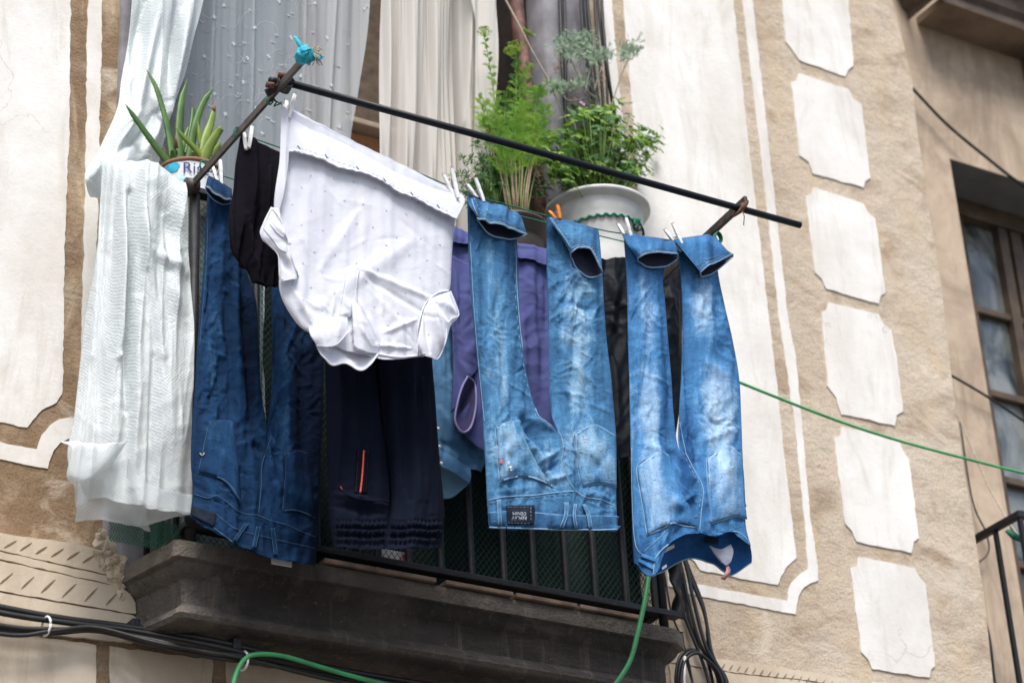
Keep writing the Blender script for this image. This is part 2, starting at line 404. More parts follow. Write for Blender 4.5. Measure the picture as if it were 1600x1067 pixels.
#PART2
# ================================================================== setting
def rough_edge(pts, step, amp, seed):
    """pts (n,2) X,Z closed polygon -> finely divided with slightly uneven edge"""
    out = []
    n = len(pts)
    for i in range(n):
        a = np.array(pts[i]); b = np.array(pts[(i + 1) % n]); k = max(1, int(np.linalg.norm(b - a) / step))
        for q in range(k): out.append(a + (b - a) * q / k)
    out = np.array(out)
    ox = gn(out[:, 0] * 25, out[:, 1] * 25, seed) + .6 * gn(out[:, 0] * 90, out[:, 1] * 90, seed + 1)
    oz = gn(out[:, 0] * 25 + 50, out[:, 1] * 25, seed + 2) + .6 * gn(out[:, 0] * 90, out[:, 1] * 90, seed + 3)
    return out + np.column_stack([ox, oz]) * amp
def plate(mb, px, Y, th, amp=.0018, seed=0, plane=0., step=.02):
    """polygon given where the photo shows it on the wall plane, th thick"""
    q = P([p[0] for p in px], [p[1] for p in px], plane)[:, [0, 2]]
    o = rough_edge(q, step, amp, seed)
    ar = sum(o[i, 0] * o[(i + 1) % len(o), 1] - o[(i + 1) % len(o), 0] * o[i, 1] for i in range(len(o)))
    if ar < 0: o = o[::-1]
    n = len(o)
    V = [(x, Y - th, z) for x, z in o] + [(x, Y, z) for x, z in o]
    F = [tuple(range(n))] + [(i, i + n, (i + 1) % n + n, (i + 1) % n) for i in range(n)]
    mb.add(V, F); return mb

# ground and street
g = MB(); g.add([(-60, -60, 0), (60, -60, 0), (60, 0.3, 0), (-60, .3, 0)], [(0, 1, 2, 3)])
struct(g.build('street', M['asphalt'], smooth=False))

house = thing('house_front', 'tan sgraffito house front with white plaster panels behind the laundry', 'building', (0, 0, 0))
OL, OR_, OB, OT = -1.02, .178, 3.80, 6.9
edge_px = [(1394, 0), (1402, 30), (1417, 90), (1426, 135), (1429, 168), (1435, 216), (1444, 270), (1450, 320), (1470, 440), (1490, 615), (1509, 749), (1518, 800), (1526, 855), (1538, 933), (1552, 1067)]
ed = P([a for a, b in edge_px], [b for a, b in edge_px], 0.)[:, [0, 2]]
ed = [(ed[0][0] - .01, 9.5)] + [tuple(e) for e in ed] + [(ed[-1][0], 0)]
w = MB()
def quad(mb, x0, z0, x1, z1, Y): mb.add([(x0, Y, z0), (x1, Y, z0), (x1, Y, z1), (x0, Y, z1)], [(0, 1, 2, 3)])
quad(w, -7, 0, OL, 9.5, 0); quad(w, OL, 0, OR_, OB, 0); quad(w, OL, OT, OR_, 9.5, 0)
poly = [(OR_, 0)] + [e for e in ed[::-1]] + [(OR_, 9.5)]
for i in range(len(ed) - 1):
    (xa, za), (xb, zb) = ed[i], ed[i + 1]
    w.add([(OR_, 0, zb), (xb, 0, zb), (xa, 0, za), (OR_, 0, za)], [(0, 1, 2, 3)])
    w.add([(xb, 0, zb), (xb, .35, zb), (xa, .35, za), (xa, 0, za)], [(0, 1, 2, 3)])
w.build('wall', M['stucco'], house, smooth=False)
# opening reveals
r = MB()
for X in (OL, OR_): r.add([(X, 0, OB), (X, .3, OB), (X, .3, OT), (X, 0, OT)], [(0, 1, 2, 3)])
r.add([(OL, 0, OT), (OR_, 0, OT), (OR_, .3, OT), (OL, .3, OT)], [(0, 1, 2, 3)])
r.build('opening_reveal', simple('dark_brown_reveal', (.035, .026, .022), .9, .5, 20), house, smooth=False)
# room behind
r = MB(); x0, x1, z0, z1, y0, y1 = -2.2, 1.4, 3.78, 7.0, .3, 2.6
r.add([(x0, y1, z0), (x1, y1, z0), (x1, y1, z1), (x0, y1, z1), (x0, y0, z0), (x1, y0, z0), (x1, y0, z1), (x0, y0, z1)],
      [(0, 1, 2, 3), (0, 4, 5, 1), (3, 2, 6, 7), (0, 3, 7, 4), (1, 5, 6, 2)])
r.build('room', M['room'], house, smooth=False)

# grey jamb on each side of the opening: rounded render
def jamb(xa, xb, bul, seed, name='jamb'):
    nz, nx = 140, 24; G = np.zeros((nz, nx, 3))
    for j, z in enumerate(np.linspace(OB, OT, nz)):
        u = np.linspace(0, 1, nx); X = xa + (xb - xa) * u
        d = bul * np.sqrt(np.clip(1 - (2 * u - 1) ** 2, 0, 1)) + .012 * gn(X * 7, X * 0 + z * 4, seed) + .004 * gn(X * 40, X * 0 + z * 40, seed)
        d[0] = -.05; d[-1] = -.02
        G[j] = np.column_stack([X, -d, X * 0 + z])
    MB().grid(G).build(name, M['grey'], house)
jamb(-1.185, -1.0, .02, 3); jamb(.150, .335, .05, 5)
post = MB()
pts = [p3(812, -60, .04), p3(806, 0, .03), p3(812, 60, .03), p3(822, 130, .03), p3(833, 220, .02), p3(842, 300, .02), p3(850, 420, .02)]
post.tube(pts, [.028, .027, .026, .024, .022, .022, .022], 10, flat=.8)
post.build('peeling_post', M['paintwood'], house)

# white plaster panels
def panel(name, mat, px, th=.003, seed=0, label=None, amp=.0028, plane=0.):
    px = [(x, y) if x > -250 else (-1400, 2160 - (2160 - y) * 9000 / 7860) for x, y in px]
    px = [(x, y) if y > -50 or x < -1000 else (400 + (x - 400) * 5700 / 6340, -700) for x, y in px]
    o = plate(MB(), px, 0.0, th - plane, amp, seed, plane, .012).build(name, M[mat], house, smooth=False)
    if label: o['label'] = label
    return o
panel('plaster_panel', 'white', [(-260, -60), (110, -60), (110, 0), (108, 197), (103, 308), (100, 426), (97, 616), (88, 630), (72, 637), (59, 646), (50, 657), (43, 669), (-260, 605)], seed=1)
panel('frame_strip', 'white', [(137, -60), (137, 0), (133, 262), (126, 560), (121, 651), (105, 653), (92, 657), (77, 665), (66, 679), (60, 690), (57, 703), (-260, 642), (-260, 668), (75, 733), (76, 722), (82, 705), (92, 692), (109, 684), (140, 680), (146, 560), (154, 262), (159, 0), (160, -60)], seed=2)
panel('plaster_panel', 'white', [(972, -60), (973, 0), (977, 56), (987, 169), (996, 300), (1030, 700), (1060, 860), (1084, 876), (1089, 884), (1093, 891), (1169, 906), (1214, 914), (1218, 903), (1226, 890), (1234, 880), (1243, 872), (1243, 866), (1226, 726), (1212, 589), (1201, 500), (1170, 234), (1145, 0), (1139, -60)], seed=3)
panel('frame_strip', 'white', [(936, -60), (941, 0), (947, 75), (957, 161), (975, 330), (1010, 600), (1033, 830), (1044, 915), (1076, 928), (1243, 960), (1244, 946), (1247, 931), (1255, 918), (1265, 911), (1278, 908), (1277, 888), (1264, 798), (1243, 560), (1231, 500), (1201, 234), (1175, 0), (1168, -60), (1152, -60), (1159, 0), (1187, 234), (1217, 500), (1226, 560), (1243, 679), (1259, 845), (1261, 889), (1250, 896), (1240, 906), (1232, 919), (1229, 939), (1078, 911), (1058, 905), (1048, 830), (1025, 600), (988, 330), (970, 169), (961, 75), (955, 0), (950, -60)], seed=4)
blocks = [
 [(1214, -60), (1221, 0), (1227, 66), (1236, 78), (1248, 95), (1320, 121), (1324, 111), (1333, 104), (1324, 0), (1318, -60)],
 [(1248, 116), (1244, 126), (1236, 129), (1249, 244), (1262, 255), (1269, 272), (1348, 294), (1351, 284), (1359, 279), (1345, 164), (1333, 156), (1325, 141)],
 [(1271, 293), (1268, 303), (1258, 307), (1272, 426), (1283, 437), (1290, 452), (1372, 476), (1375, 463), (1382, 457), (1367, 342), (1356, 335), (1348, 319)],
 [(1293, 473), (1291, 485), (1282, 490), (1292, 603), (1305, 622), (1314, 648), (1397, 665), (1400, 650), (1410, 643), (1400, 560), (1391, 517), (1380, 508), (1372, 492)],
 [(1314, 667), (1312, 680), (1302, 684), (1319, 817), (1330, 830), (1338, 847), (1423, 864), (1426, 848), (1435, 840), (1419, 717), (1410, 704), (1402, 686)],
 [(1340, 870), (1338, 884), (1328, 888), (1345, 1019), (1355, 1030), (1361, 1045), (1451, 1059), (1453, 1046), (1460, 1040), (1445, 914), (1436, 903), (1428, 888)],
 [(1363, 1066), (1362, 1078), (1352, 1084), (1362, 1180), (1470, 1200), (1466, 1100), (1452, 1084)]]
for k, bl in enumerate(blocks): panel('quoin_block', 'white', bl, seed=10 + k, th=.004)
# friezes: cream sandstone bands with cut lines and scratches
def lin(a, b, n): return [(a[0] + (b[0] - a[0]) * i / n, a[1] + (b[1] - a[1]) * i / n) for i in range(n + 1)]
panel('frieze_band', 'cream', [(-260, 786), (0, 836), (100, 850), (168, 863), (172, 872), (180, 881), (182, 890), (178, 903), (0, 863), (-260, 806)], .012, 20, amp=.002, plane=-.12)
panel('frieze_band', 'cream', [(-260, 808), (0, 865), (179, 906), (188, 912), (186, 919), (0, 877), (-260, 818)], .012, 21, amp=.002, plane=-.12)
panel('frieze_band', 'cream', [(-260, 820), (0, 879), (187, 921), (200, 930), (208, 945), (209, 960), (205, 961), (0, 926), (-260, 872)], .012, 22, amp=.002, plane=-.12)
panel('frieze_band', 'cream', [(-260, 874), (0, 928), (206, 963), (230, 985), (240, 1010), (0, 985), (-260, 940)], .010, 23, amp=.002, plane=-.12)
panel('wall_block', 'cream', [(-260, 945), (0, 987), (148, 1008), (148, 1140), (-260, 1100)], .006, 24, plane=-.12)
panel('wall_block', 'cream', [(170, 1011), (330, 1031), (331, 1140), (170, 1140)], .006, 25, plane=-.12)
panel('wall_block', 'cream', [(352, 1034), (700, 1085), (700, 1140), (352, 1140)], .006, 26, plane=-.12)
panel('frieze_band', 'cream', [(1040, 1015), (1116, 1029), (1175, 1037), (1260, 1050), (1420, 1080), (1420, 1092), (1260, 1063), (1136, 1050), (1044, 1035)], .006, 27)
panel('frieze_band', 'cream', [(1044, 1037), (1136, 1052), (1260, 1065), (1420, 1094), (1430, 1200), (1060, 1200)], .006, 28)
panel('lower_wall', 'stucco', [(-260, 788), (0, 838), (100, 852), (166, 864), (176, 882), (205, 940), (240, 985), (520, 1030), (900, 1090), (960, 1110), (970, 1250), (-260, 1250)], .002, 29, plane=-.12)
sc = MB()
def scratch(a, b, wd, th=.1335, plane=-.12):
    a = np.array(a, float); b = np.array(b, float); d = b - a; nn = np.array([-d[1], d[0]]) / np.linalg.norm(d)
    px = [a, a + d * .3 + nn * wd, a + d * .7 + nn * wd * .8, b, a + d * .65 - nn * wd * .7, a + d * .3 - nn * wd]
    plate(sc, [tuple(p) for p in px], -th + .004, .004, .0004, 5, plane, step=.01)
rnd = random.Random(4)
for i in range(-8, 7):
    x = 12 + i * 24.5; y = 850 + x * .19
    scratch((x - 9, y + 6), (x + 8 + rnd.random() * 3, y - 5 - rnd.random() * 3), 1.0 + rnd.random() * .5)
for i in range(-8, 6):
    x = 8 + i * 33; y = 905 + x * .20
    scratch((x - 10 - rnd.random() * 5, y + 9), (x + 9, y - 8 - rnd.random() * 5), 1.1 + rnd.random() * .5)
for i in range(22):
    x = 1128 + i * 12; y = 1043 + (x - 1136) * .165
    scratch((x - 3, y + 4), (x + 3, y - 5), .7, .0075, 0.)
sc.build('scratch_marks', M['scratch'], house, smooth=False)
# broken mortar where the slab enters the wall
bm_ = MB(); rr = np.random.RandomState(3)
for k in range(150):
    x = 152 + rr.rand() * 40; y = 824 + (x - 152) * 1.5 + rr.rand() * 62 - 8
    c = P(x, y, -.13); s_ = .004 + rr.rand() ** 2 * .014
    V = rr.randn(14, 3); V /= np.linalg.norm(V, axis=1)[:, None]; V = V * s_ * (0.8 + .4 * rr.rand(14, 1)); V[:, 1] *= .7
    b = bmesh.new(); [b.verts.new(v + c) for v in V]; bmesh.ops.convex_hull(b, input=b.verts); b.verts.ensure_lookup_table(); b.verts.index_update()
    fs = [tuple(v.index for v in f.verts) for f in b.faces]; bm_.add([tuple(v.co) for v in b.verts], fs); b.free()
bm_.build('crumbled_mortar', M['cream'], house, smooth=False)

# ------------------------------------------------------------------ neighbour at the right
nb = thing('neighbour_house', 'brown rendered house with wooden window and balcony at right edge', 'building', (2.4, .3, 0))
YN = .30
wl = P(1500, 317, YN)[0] - .01; wt = P(1495, 252, YN)[2]
wl2 = P([1490, 1500, 1521, 1540, 1563, 1583], [250, 317, 468, 598, 766, 900], YN)
wl = float(np.mean(wl2[:, 0])); wt = float(P(1490, 250, YN)[2]); wb = wt - 2.3; wr = wl + 1.15
w = MB(); xl = 1.4
quad(w, xl, 0, wl, 9.5, YN); quad(w, wl, wt, wr, 9.5, YN); quad(w, wr, 0, 8, 9.5, YN); quad(w, wl, 0, wr, wb, YN)
w.build('wall', M['brownwall'], nb, smooth=False)
YW = YN + .20
r = MB(); r.add([(wl, YN, wt), (wr, YN, wt), (wr, YW, wt), (wl, YW, wt)], [(0, 1, 2, 3)])
for X in (wl, wr): r.add([(X, YN, wb), (X, YW, wb), (X, YW, wt), (X, YN, wt)], [(0, 1, 2, 3)])
r.build('window_reveal', M['reveal'], nb, smooth=False)
win = MB()
gx = [float(P(x, y, YW)[0]) for x, y in ((1508, 361), (1564, 384), (1578, 388), (1584, 390), (1600, 395))]
for sx0, sx1 in ((wl + .0, gx[0]), (gx[1], gx[2]), (gx[3], gx[4]), (wl + .70, wl + .76), (wr - .08, wr)):
    win.box(((sx0 + sx1) / 2, YW + .03, (wt + wb) / 2), (sx1 - sx0, .06, wt - wb - .004))
win.box(((wl + wr) / 2, YW + .025, wt - .035), (wr - wl - .004, .075, .07))
mz = [float(P(x, y, YW)[2]) for x, y in ((1545, 484), (1565, 614), (1580, 748), (1600, 880))]
for z in mz: win.box(((wl + wr) / 2, YW + .032, z), (wr - wl - .01, .045, .028))
wo = win.build('window', M['wood'], nb, False, .004)
gl = MB(); gl.add([(wl, YW + .035, wb), (wr, YW + .035, wb), (wr, YW + .035, wt), (wl, YW + .035, wt)], [(0, 1, 2, 3)])
gl.build('pane', M['glass'], wo, smooth=False)
# balcony slab above
zc = float(P(1419, 33, YN)[2]); 
def ray_z(x, y, Z):
    r = RIGHT * (x - 800) + DOWN * (y - 533.5) + FWD * FPX; return CAM + r * (Z - CAM[2]) / r[2]
cf = ray_z(1482, 3, zc); xb = float(P(1419, 33, YN)[0])
print('nb balcony', zc, cf, xb)
s = MB()
prof = [(0, 0), (.0, .03), (.02, .05), (.035, .10), (.06, .12), (.06, .22)]
yb = min(float(cf[1]), YN - .15); xr = xb + 3
V = []; 
for off, z in prof: V += [(xb - off, YN, zc + z), (xb - off, yb - off, zc + z), (xr, yb - off, zc + z)]
F = []
for k in range(len(prof) - 1):
    for q in range(2): F.append((k * 3 + q, k * 3 + q + 1, (k + 1) * 3 + q + 1, (k + 1) * 3 + q))
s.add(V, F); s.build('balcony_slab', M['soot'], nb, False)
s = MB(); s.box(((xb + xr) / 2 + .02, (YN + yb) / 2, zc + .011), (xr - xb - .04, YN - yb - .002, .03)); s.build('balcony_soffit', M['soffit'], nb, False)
s = MB()
for q in (ray_z(1596, 92, zc)[0],):
    pr = [(YN, 0), (yb + .03, 0), (yb + .04, -.03), (yb + .08, -.05), (YN - .08, -.12), (YN - .02, -.2), (YN, -.22)]
    V = [(q + dx, y, zc + z) for dx in (0, .18) for y, z in pr]; n = len(pr)
    s.add(V, [tuple(range(n)), tuple(range(n, 2 * n))[::-1]] + [(i, (i + 1) % n, (i + 1) % n + n, i + n) for i in range(n)])
s.build('bracket', M['soot'], nb, False, .006)
# railing lower right
rl = thing('neighbour_railing', 'plain black iron railing at the lower right of the photo', 'railing', tuple(P(1595, 1060, -.05)))
c0 = P(1592, 804, -.05); X0, Z0 = float(c0[0]), float(c0[2])
m_ = MB(); m_.box((X0, .125, Z0), (.02, .37, .022)); m_.box((X0 + .7, -.05, Z0 + .001), (1.4, .0205, .0225)); m_.build('top_rail', M['iron'], rl, False, .002)
for y in (.06, .17): MB().box((X0, y, Z0 - .51), (.013, .013, .998)).build('bar', M['iron'], rl, False)
for k in range(8): MB().box((X0 + .001 + k * .11, -.05, Z0 - .512), (.0135, .0135, .998)).build('bar', M['iron'], rl, False)
m_ = MB(); m_.box((X0 + .7, -.05, Z0 - 1.01), (1.4, .021, .02)); m_.box((X0, .126, Z0 - 1.01), (.02, .35, .02)); m_.build('bottom_rail', M['iron'], rl, False)
rag = MB(); q = P(1572, 828, .0)
rag.tube([q + (0, 0, .0), q + (.02, -.01, -.02), q + (.05, -.01, -.03), q + (.09, -.01, -.05)], [.006, .012, .007, .002], 6)
tag(rag.build('green_tie', M['greenrope']), 'green rope tied to the black iron railing at lower right', 'rope')

# ------------------------------------------------------------------ cables
def smooth_pts(pts, n=8):
    pts = [np.array(p, float) for p in pts]; q = [2 * pts[0] - pts[1]] + pts + [2 * pts[-1] - pts[-2]]; out = []
    for i in range(1, len(q) - 2):
        for k in range(n):
            t = k / n; a, b, c, d = q[i - 1], q[i], q[i + 1], q[i + 2]
            out.append(.5 * (2 * b + (c - a) * t + (2 * a - 5 * b + 4 * c - d) * t * t + (3 * b - a - 3 * c + d) * t ** 3))
    out.append(pts[-1]); return out
def cable(px, r, mb, k=6):
    mb.tube(smooth_pts([p3(*p) for p in px], 7), r, k); return mb
def one_cable(name, px, r, mat, label, cat='cable', group=None):
    return tag(cable(px, r, MB()).build(name, M[mat]), label, cat, group)
one_cable('diagonal_cable', [(1380, 90, YN - .05), (1429, 142, YN - .04), (1480, 195, YN - .04), (1540, 245, YN - .05), (1600, 291, YN - .06), (1700, 352, YN - .06)], .006, 'cable', 'black cable crossing diagonally above the brown window', 'cable')
one_cable('sagging_cable', [(1440, 560, YN - .05), (1489, 588, YN - .04), (1540, 618, YN - .03), (1600, 658, YN - .03), (1680, 715, YN - .03)], .0045, 'cable', 'thin black cable crossing the brown window half way up', 'cable')
one_cable('slack_string', [(1480, 610, YN - .04), (1510, 680, YN - .08), (1545, 760, YN - .12), (1590, 835, YN - .2), (1640, 880, YN - .25)], .0028, 'string', 'pale slack string in front of the brown jamb at right', 'string')
one_cable('looped_wire', [(1500, 660, YN - .02), (1519, 780, YN - .02), (1540, 830, YN - .03), (1545, 860, YN - .03), (1532, 876, YN - .02), (1520, 880, YN - .01)], .003, 'cable', 'black wire bending in a loop behind the right railing', 'cable')
one_cable('corner_wire', [(1505, 800, YN - .02), (1528, 880, YN - .03), (1533, 940, YN - .03), (1548, 1010, YN - .03), (1556, 1100, YN - .03)], .005, 'cable', 'black cable running down the corner beside the right railing', 'cable')
one_cable('green_line', [(978, 481, -.30), (1010, 505, -.30), (1080, 565, -.30), (1157, 598, -.30), (1300, 654, -.28), (1400, 687, -.25), (1500, 714, -.22), (1600, 739, -.2), (1760, 775, -.15)], .0042, 'greencable', 'long green cord stretching from the faded jeans to the right', 'cord')
one_cable('green_hose', [(1014, 490, -.22), (1008, 482, -.30), (1012, 500, -.335), (1018, 640, -.34), (1020, 800, -.352), (1018, 850, -.36), (1013, 902, -.37), (1006, 945, -.375), (996, 990, -.375), (985, 1030, -.37), (966, 1062, -.36), (930, 1110, -.34)], .0062, 'greencable', 'thick green hose hanging over the stone slab below the jeans', 'hose')
one_cable('green_cable_loop', [(360, 1110, -.28), (366, 1062, -.28), (380, 1032, -.285), (400, 1022, -.29), (440, 1024, -.29), (490, 1038, -.29), (540, 1053, -.29), (600, 1068, -.29), (680, 1085, -.29)], .0058, 'greencable', 'green cable looping out of the black cables under the slab', 'cable')
# horizontal bundle under the slab
hb = [
 ([(-1300, 668), (-200, 905), (0, 948), (100, 966), (200, 979), (330, 1000), (500, 1040), (700, 1075), (900, 1110)], .0075, -.035, 'upper thick'),
 ([(-1300, 680), (-200, 915), (0, 957), (100, 972), (206, 985), (330, 1008), (500, 1046), (700, 1082), (900, 1118)], .0065, -.045, 'second'),
 ([(-1300, 704), (-200, 935), (0, 977), (80, 983), (160, 985), (240, 1000), (330, 1020), (430, 1030), (600, 1065), (800, 1110)], .006, -.05, 'third'),
 ([(-1300, 710), (-200, 940), (0, 985), (80, 989), (150, 985), (230, 1004), (330, 1026), (450, 1042), (600, 1075)], .0055, -.042, 'fourth'),
 ([(-1300, 716), (-200, 945), (0, 990), (80, 986), (150, 980), (250, 1005), (380, 1028), (520, 1062), (700, 1090)], .005, -.058, 'lowest')]
for k, (px, rr_, Y, nm) in enumerate(hb):
    one_cable('wall_cable', [(x, y, Y - .12 - .10 * min(1, max(0, (x - 190) / 90))) for x, y in px], rr_, 'cable', 'black cable of the bundle running along the wall under the slab', 'cable', 'black cables in the bundle under the slab')
for x, y, lb in ((72, 978, 'grey plastic tie round the black cables below the frieze at left'), (380, 1032, 'grey plastic tie round the black cables beside the green cable loop')):
    tie = MB(); c = P(x, y, -.17 if x < 200 else -.27); tie.tube([c + np.array([0.004 * math.cos(a), -.017 * math.cos(a) , .022 * math.sin(a)]) for a in np.linspace(0, 2 * math.pi, 18)], .003, 5)
    tag(tie.build('cable_tie', M['whiteplastic']), lb, 'cable tie')
for x, y, lb in ((207, 982, 'black clip holding the upper cables at the left slab corner'), (365, 1012, 'black clip holding the cables under the slab near the green loop')):
    cl = MB(); cl.box(tuple(P(x, y, -.155 if x < 300 else -.25)), (.02, .045, .036)); tag(cl.build('cable_clip', M['iron'], None, False, .003), lb, 'cable clip')
# vertical bundle by the right jamb
vb = [
 ([(872, -60), (875, 0), (878, 90), (884, 190), (888, 300), (905, 480), (940, 700), (990, 900)], .006),
 ([(880, -60), (882, 0), (884, 90), (884, 190), (893, 300), (912, 480), (950, 700), (1000, 900)], .005),
 ([(903, -60), (907, 0), (912, 60), (922, 130), (930, 200), (945, 400), (985, 650), (1035, 850), (1065, 950), (1100, 1040), (1115, 1100)], .005),
 ([(908, -60), (913, 0), (918, 60), (926, 140), (934, 220), (952, 420), (992, 660), (1050, 850), (1080, 980), (1105, 1030), (1120, 1100)], .005),
 ([(914, -60), (918, 0), (924, 70), (934, 150), (944, 230), (962, 430), (1000, 660), (1058, 860), (1076, 940), (1096, 1010), (1130, 1062), (1140, 1100)], .005),
 ([(925, -60), (929, 0), (934, 70), (940, 130), (948, 230), (968, 430), (1010, 680), (1068, 870), (1082, 930), (1103, 1010), (1132, 1060), (1140, 1110)], .0055),
 ([(931, -60), (934, 0), (940, 60), (947, 110), (952, 200), (974, 430), (1018, 690), (1067, 860), (1100, 950), (1109, 1020), (1134, 1058), (1145, 1110)], .0045),
 ([(937, -60), (940, 0), (944, 60), (952, 130), (966, 220), (985, 430), (1024, 690), (1072, 880), (1100, 955), (1112, 1020), (1130, 1056), (1140, 1100)], .0055),
 ([(1036, 880), (1042, 920), (1050, 960), (1062, 990), (1075, 1030), (1090, 1110)], .003),
 ([(1066, 990), (1072, 1030), (1082, 1067), (1090, 1110)], .003)]
for k, (px, rr_) in enumerate(vb):
    px2 = [(x, y, -.03 - .035 * (x < 960) * (840 < x) - (.012 * (k % 3))) for x, y in px]
    one_cable('downlead_cable', px2, rr_, 'cable', 'black cable of the fan of cables coming down beside the window', 'cable', 'black cables fanning down the wall by the window')
coil = MB()
for k in range(3):
    coil.tube(smooth_pts([p3(x + k * 4, y + k * 3, -.05 - .01 * k) for x, y in ((1130, 1110), (1118, 1050), (1095, 1022), (1078, 1014), (1063, 1025), (1057, 1045), (1056, 1070), (1062, 1110))], 7), .0045, 6)
tag(coil.build('cable_coil', M['cable']), 'loose coil of black cable at the right end of the slab', 'cable')
tp = MB(); tp.tube([p3(1070, 1025, -.07), p3(1069, 1060, -.07), p3(1072, 1110, -.07)], .004, 5)
tag(tp.build('white_tape', M['whiteplastic']), 'white tape strip among the black cables at the slab end', 'tape')

# ------------------------------------------------------------------ balcony
YR = -.30; YS = -.33; ZS = 3.825; XL, XR_ = -1.135, .268
bal = thing('balcony', 'sooty stone balcony slab with black iron railing under the laundry', 'balcony', (-.43, -.15, 3.6))
prof = [(-.02, 0), (0, -.004), (.002, -.044), (-.010, -.050), (-.014, -.060), (-.022, -.070), (-.034, -.080), (-.036, -.088), (-.036, -.140), (-.026, -.150), (-.018, -.160), (-.016, -.170), (-.022, -.180), (-.040, -.186), (-.1, -.187), (-.2, -.187), (-.325, -.187)]
G = []
ring = []
for off, z in prof:
    row = []
    yf = YS - off; xl_, xr_ = XL - off, XR_ + off
    ch = .010
    pathp = [(xl_ - .055, 0.0), (xl_ - .045, -.12 + min(0, off)*.0), (xl_ - .012, yf + ch + .06), (xl_, yf + ch + .02)] + [(xl_ + ch * (k / 4), yf + ch * (1 - k / 4)) for k in range(5)]
    pathp += [(xl_ + ch + (xr_ - xl_ - 2 * .02 - ch) * t, yf) for t in np.linspace(0.005, 1, 90)] + [(xr_, yf + .03), (xr_, 0.0)]
    for x, y in pathp:
        n1 = gn(np.array(x * 6.), np.array(z * 9. + y * 5), 7) * .0025 + gn(np.array(x * 45.), np.array(z * 60. + y * 40), 8) * .0014
        row.append((x, y + float(n1) * (1 if y < -.01 else 0), ZS + z + float(n1) * .4))
    ring.append(row)
G = np.array(ring)
so_ = MB().grid(G, flip=True).build('slab', M['slab'], bal)
es = so_.modifiers.new('e', 'EDGE_SPLIT'); es.split_angle = RAD(24)
top = MB(); top.add([(XL, 0, ZS), (XL, YS + .02, ZS), (XR_, YS + .02, ZS), (XR_, 0, ZS)], [(0, 1, 2, 3)])
top.build('slab_top', M['slab'], bal, False)
til = MB()
for a, b in ((505, 680), (695, 800), (805, 900), (905, 1000)):
    A = P(a, 882 + (a - 505) * .166, YS - .0); B = P(b, 882 + (b - 505) * .166, YS)
    til.box(((A[0] + B[0]) / 2, YS + .017, ZS + .0065), (B[0] - A[0], .05, .011))
til.build('edge_tile', simple('brown_tile_edge', (.22, .15, .11), .7, .5, 20), bal, False, .002)
rail = MB()
ZR = 4.765
XRR = .215
rail.box(((XL + .035 + XRR) / 2, YR, ZR), (XRR - XL - .035, .03, .014)); rail.box((XL + .05, -.15, ZR), (.03, .27, .013)); rail.box((XRR - .015, -.15, ZR), (.03, .27, .013))
ro = rail.build('railing', M['iron'], bal, False, .002); rail = MB()
rail.box(((XL + .035 + XRR + .04) / 2, YR, ZS + .045), (XRR + .05 - XL - .035, .028, .016)); rail.box((XL + .05, -.15, ZS + .045), (.028, .27, .015)); rail.box((XRR - .015, -.15, ZS + .045), (.028, .27, .015))
rail.build('bottom_rail', M['iron'], ro, False, .002)
barx = [float(P(x, 850, YR)[0]) for x in (1016, 972, 925, 881, 831, 785, 735, 688, 638, 590, 543, 495, 448, 400, 353)]
pb = None
for x in barx:
    b_ = MB().tube([(x, YR, ZS + .05), (x, YR, ZR - .005)], .0095, 8, cap=False).build('bar', M['iron'], ro)
MB().tube([(XL + .05, YR, ZS), (XL + .05, YR, ZR)], .014, 8).build('corner_post', M['iron'], ro)
MB().tube([(XRR, YR, ZS), (XRR, YR, ZR)], .012, 8).build('corner_post', M['iron'], ro)
for y in (-.22, -.13, -.05): 
    for X in (XL + .05, XRR - .015): MB().tube([(X, y, ZS + .05), (X, y, ZR - .005)], .008, 8).build('bar', M['iron'], ro)
tw = MB()
q0 = P(1047, 800, -.2); q1 = P(1061, 965, -.2); V = []; nT = 60
for i in range(nT):
    t = i / (nT - 1); a = t * 9.5; c_ = q0 + (q1 - q0) * t
    for sx, sy in ((1, 1), (-1, 1), (-1, -1), (1, -1)):
        x_, y_ = sx * .017, sy * .004; V.append(c_ + np.array([x_ * math.cos(a) - y_ * math.sin(a), x_ * math.sin(a) + y_ * math.cos(a), 0]))
tw.add(V, [(i * 4 + q, i * 4 + (q + 1) % 4, (i + 1) * 4 + (q + 1) % 4, (i + 1) * 4 + q) for i in range(nT - 1) for q in range(4)])
tw.build('twisted_bar', M['iron'], ro, True)
# net on the railing
def netting(name, x0, x1, z0, z1, Y, cell, mat, r=.0007, seed=0, alongY=False):
    mb = MB(); W = x1 - x0; Hh = z1 - z0
    def pos(u, z):
        d = .004 * float(gn(np.array(u * 8.), np.array(z * 8.), seed)); 
        return (x0 + u, Y + d, z) if not alongY else (Y + d, x0 + u, z)
    c = 1.35
    for sgn in (1, -1):
        k = -Hh / c if sgn > 0 else 0; lim = W if sgn > 0 else W + Hh / c
        while k < lim:
            pts = []
            for t in np.linspace(0, Hh, 26):
                u = k + sgn * t / c + .0012 * math.sin(t * 300)
                if 0 <= u <= W: pts.append(pos(u, z0 + t))
            if len(pts) > 1: mb.tube(pts, r, 3, cap=False)
            k += cell
    return mb
nt_ = netting('net', XL + .055, XRR, ZS + .02, ZR, YR + .02, .0155, 'netblack', .0009)
nto = tag(nt_.build('safety_net', M['net']), 'dark green diamond mesh net tied inside the balcony railing', 'net')
n2 = netting('net', -.28, -.02, ZS + .02, ZR, XRR + .012, .0155, 'net', .0009, 3, True)
tag(n2.build('side_net', simple('bright_green_net', (.01, .16, .09), .5, .3, 60, bmp=0)), 'brighter green mesh net on the right end of the railing', 'net')
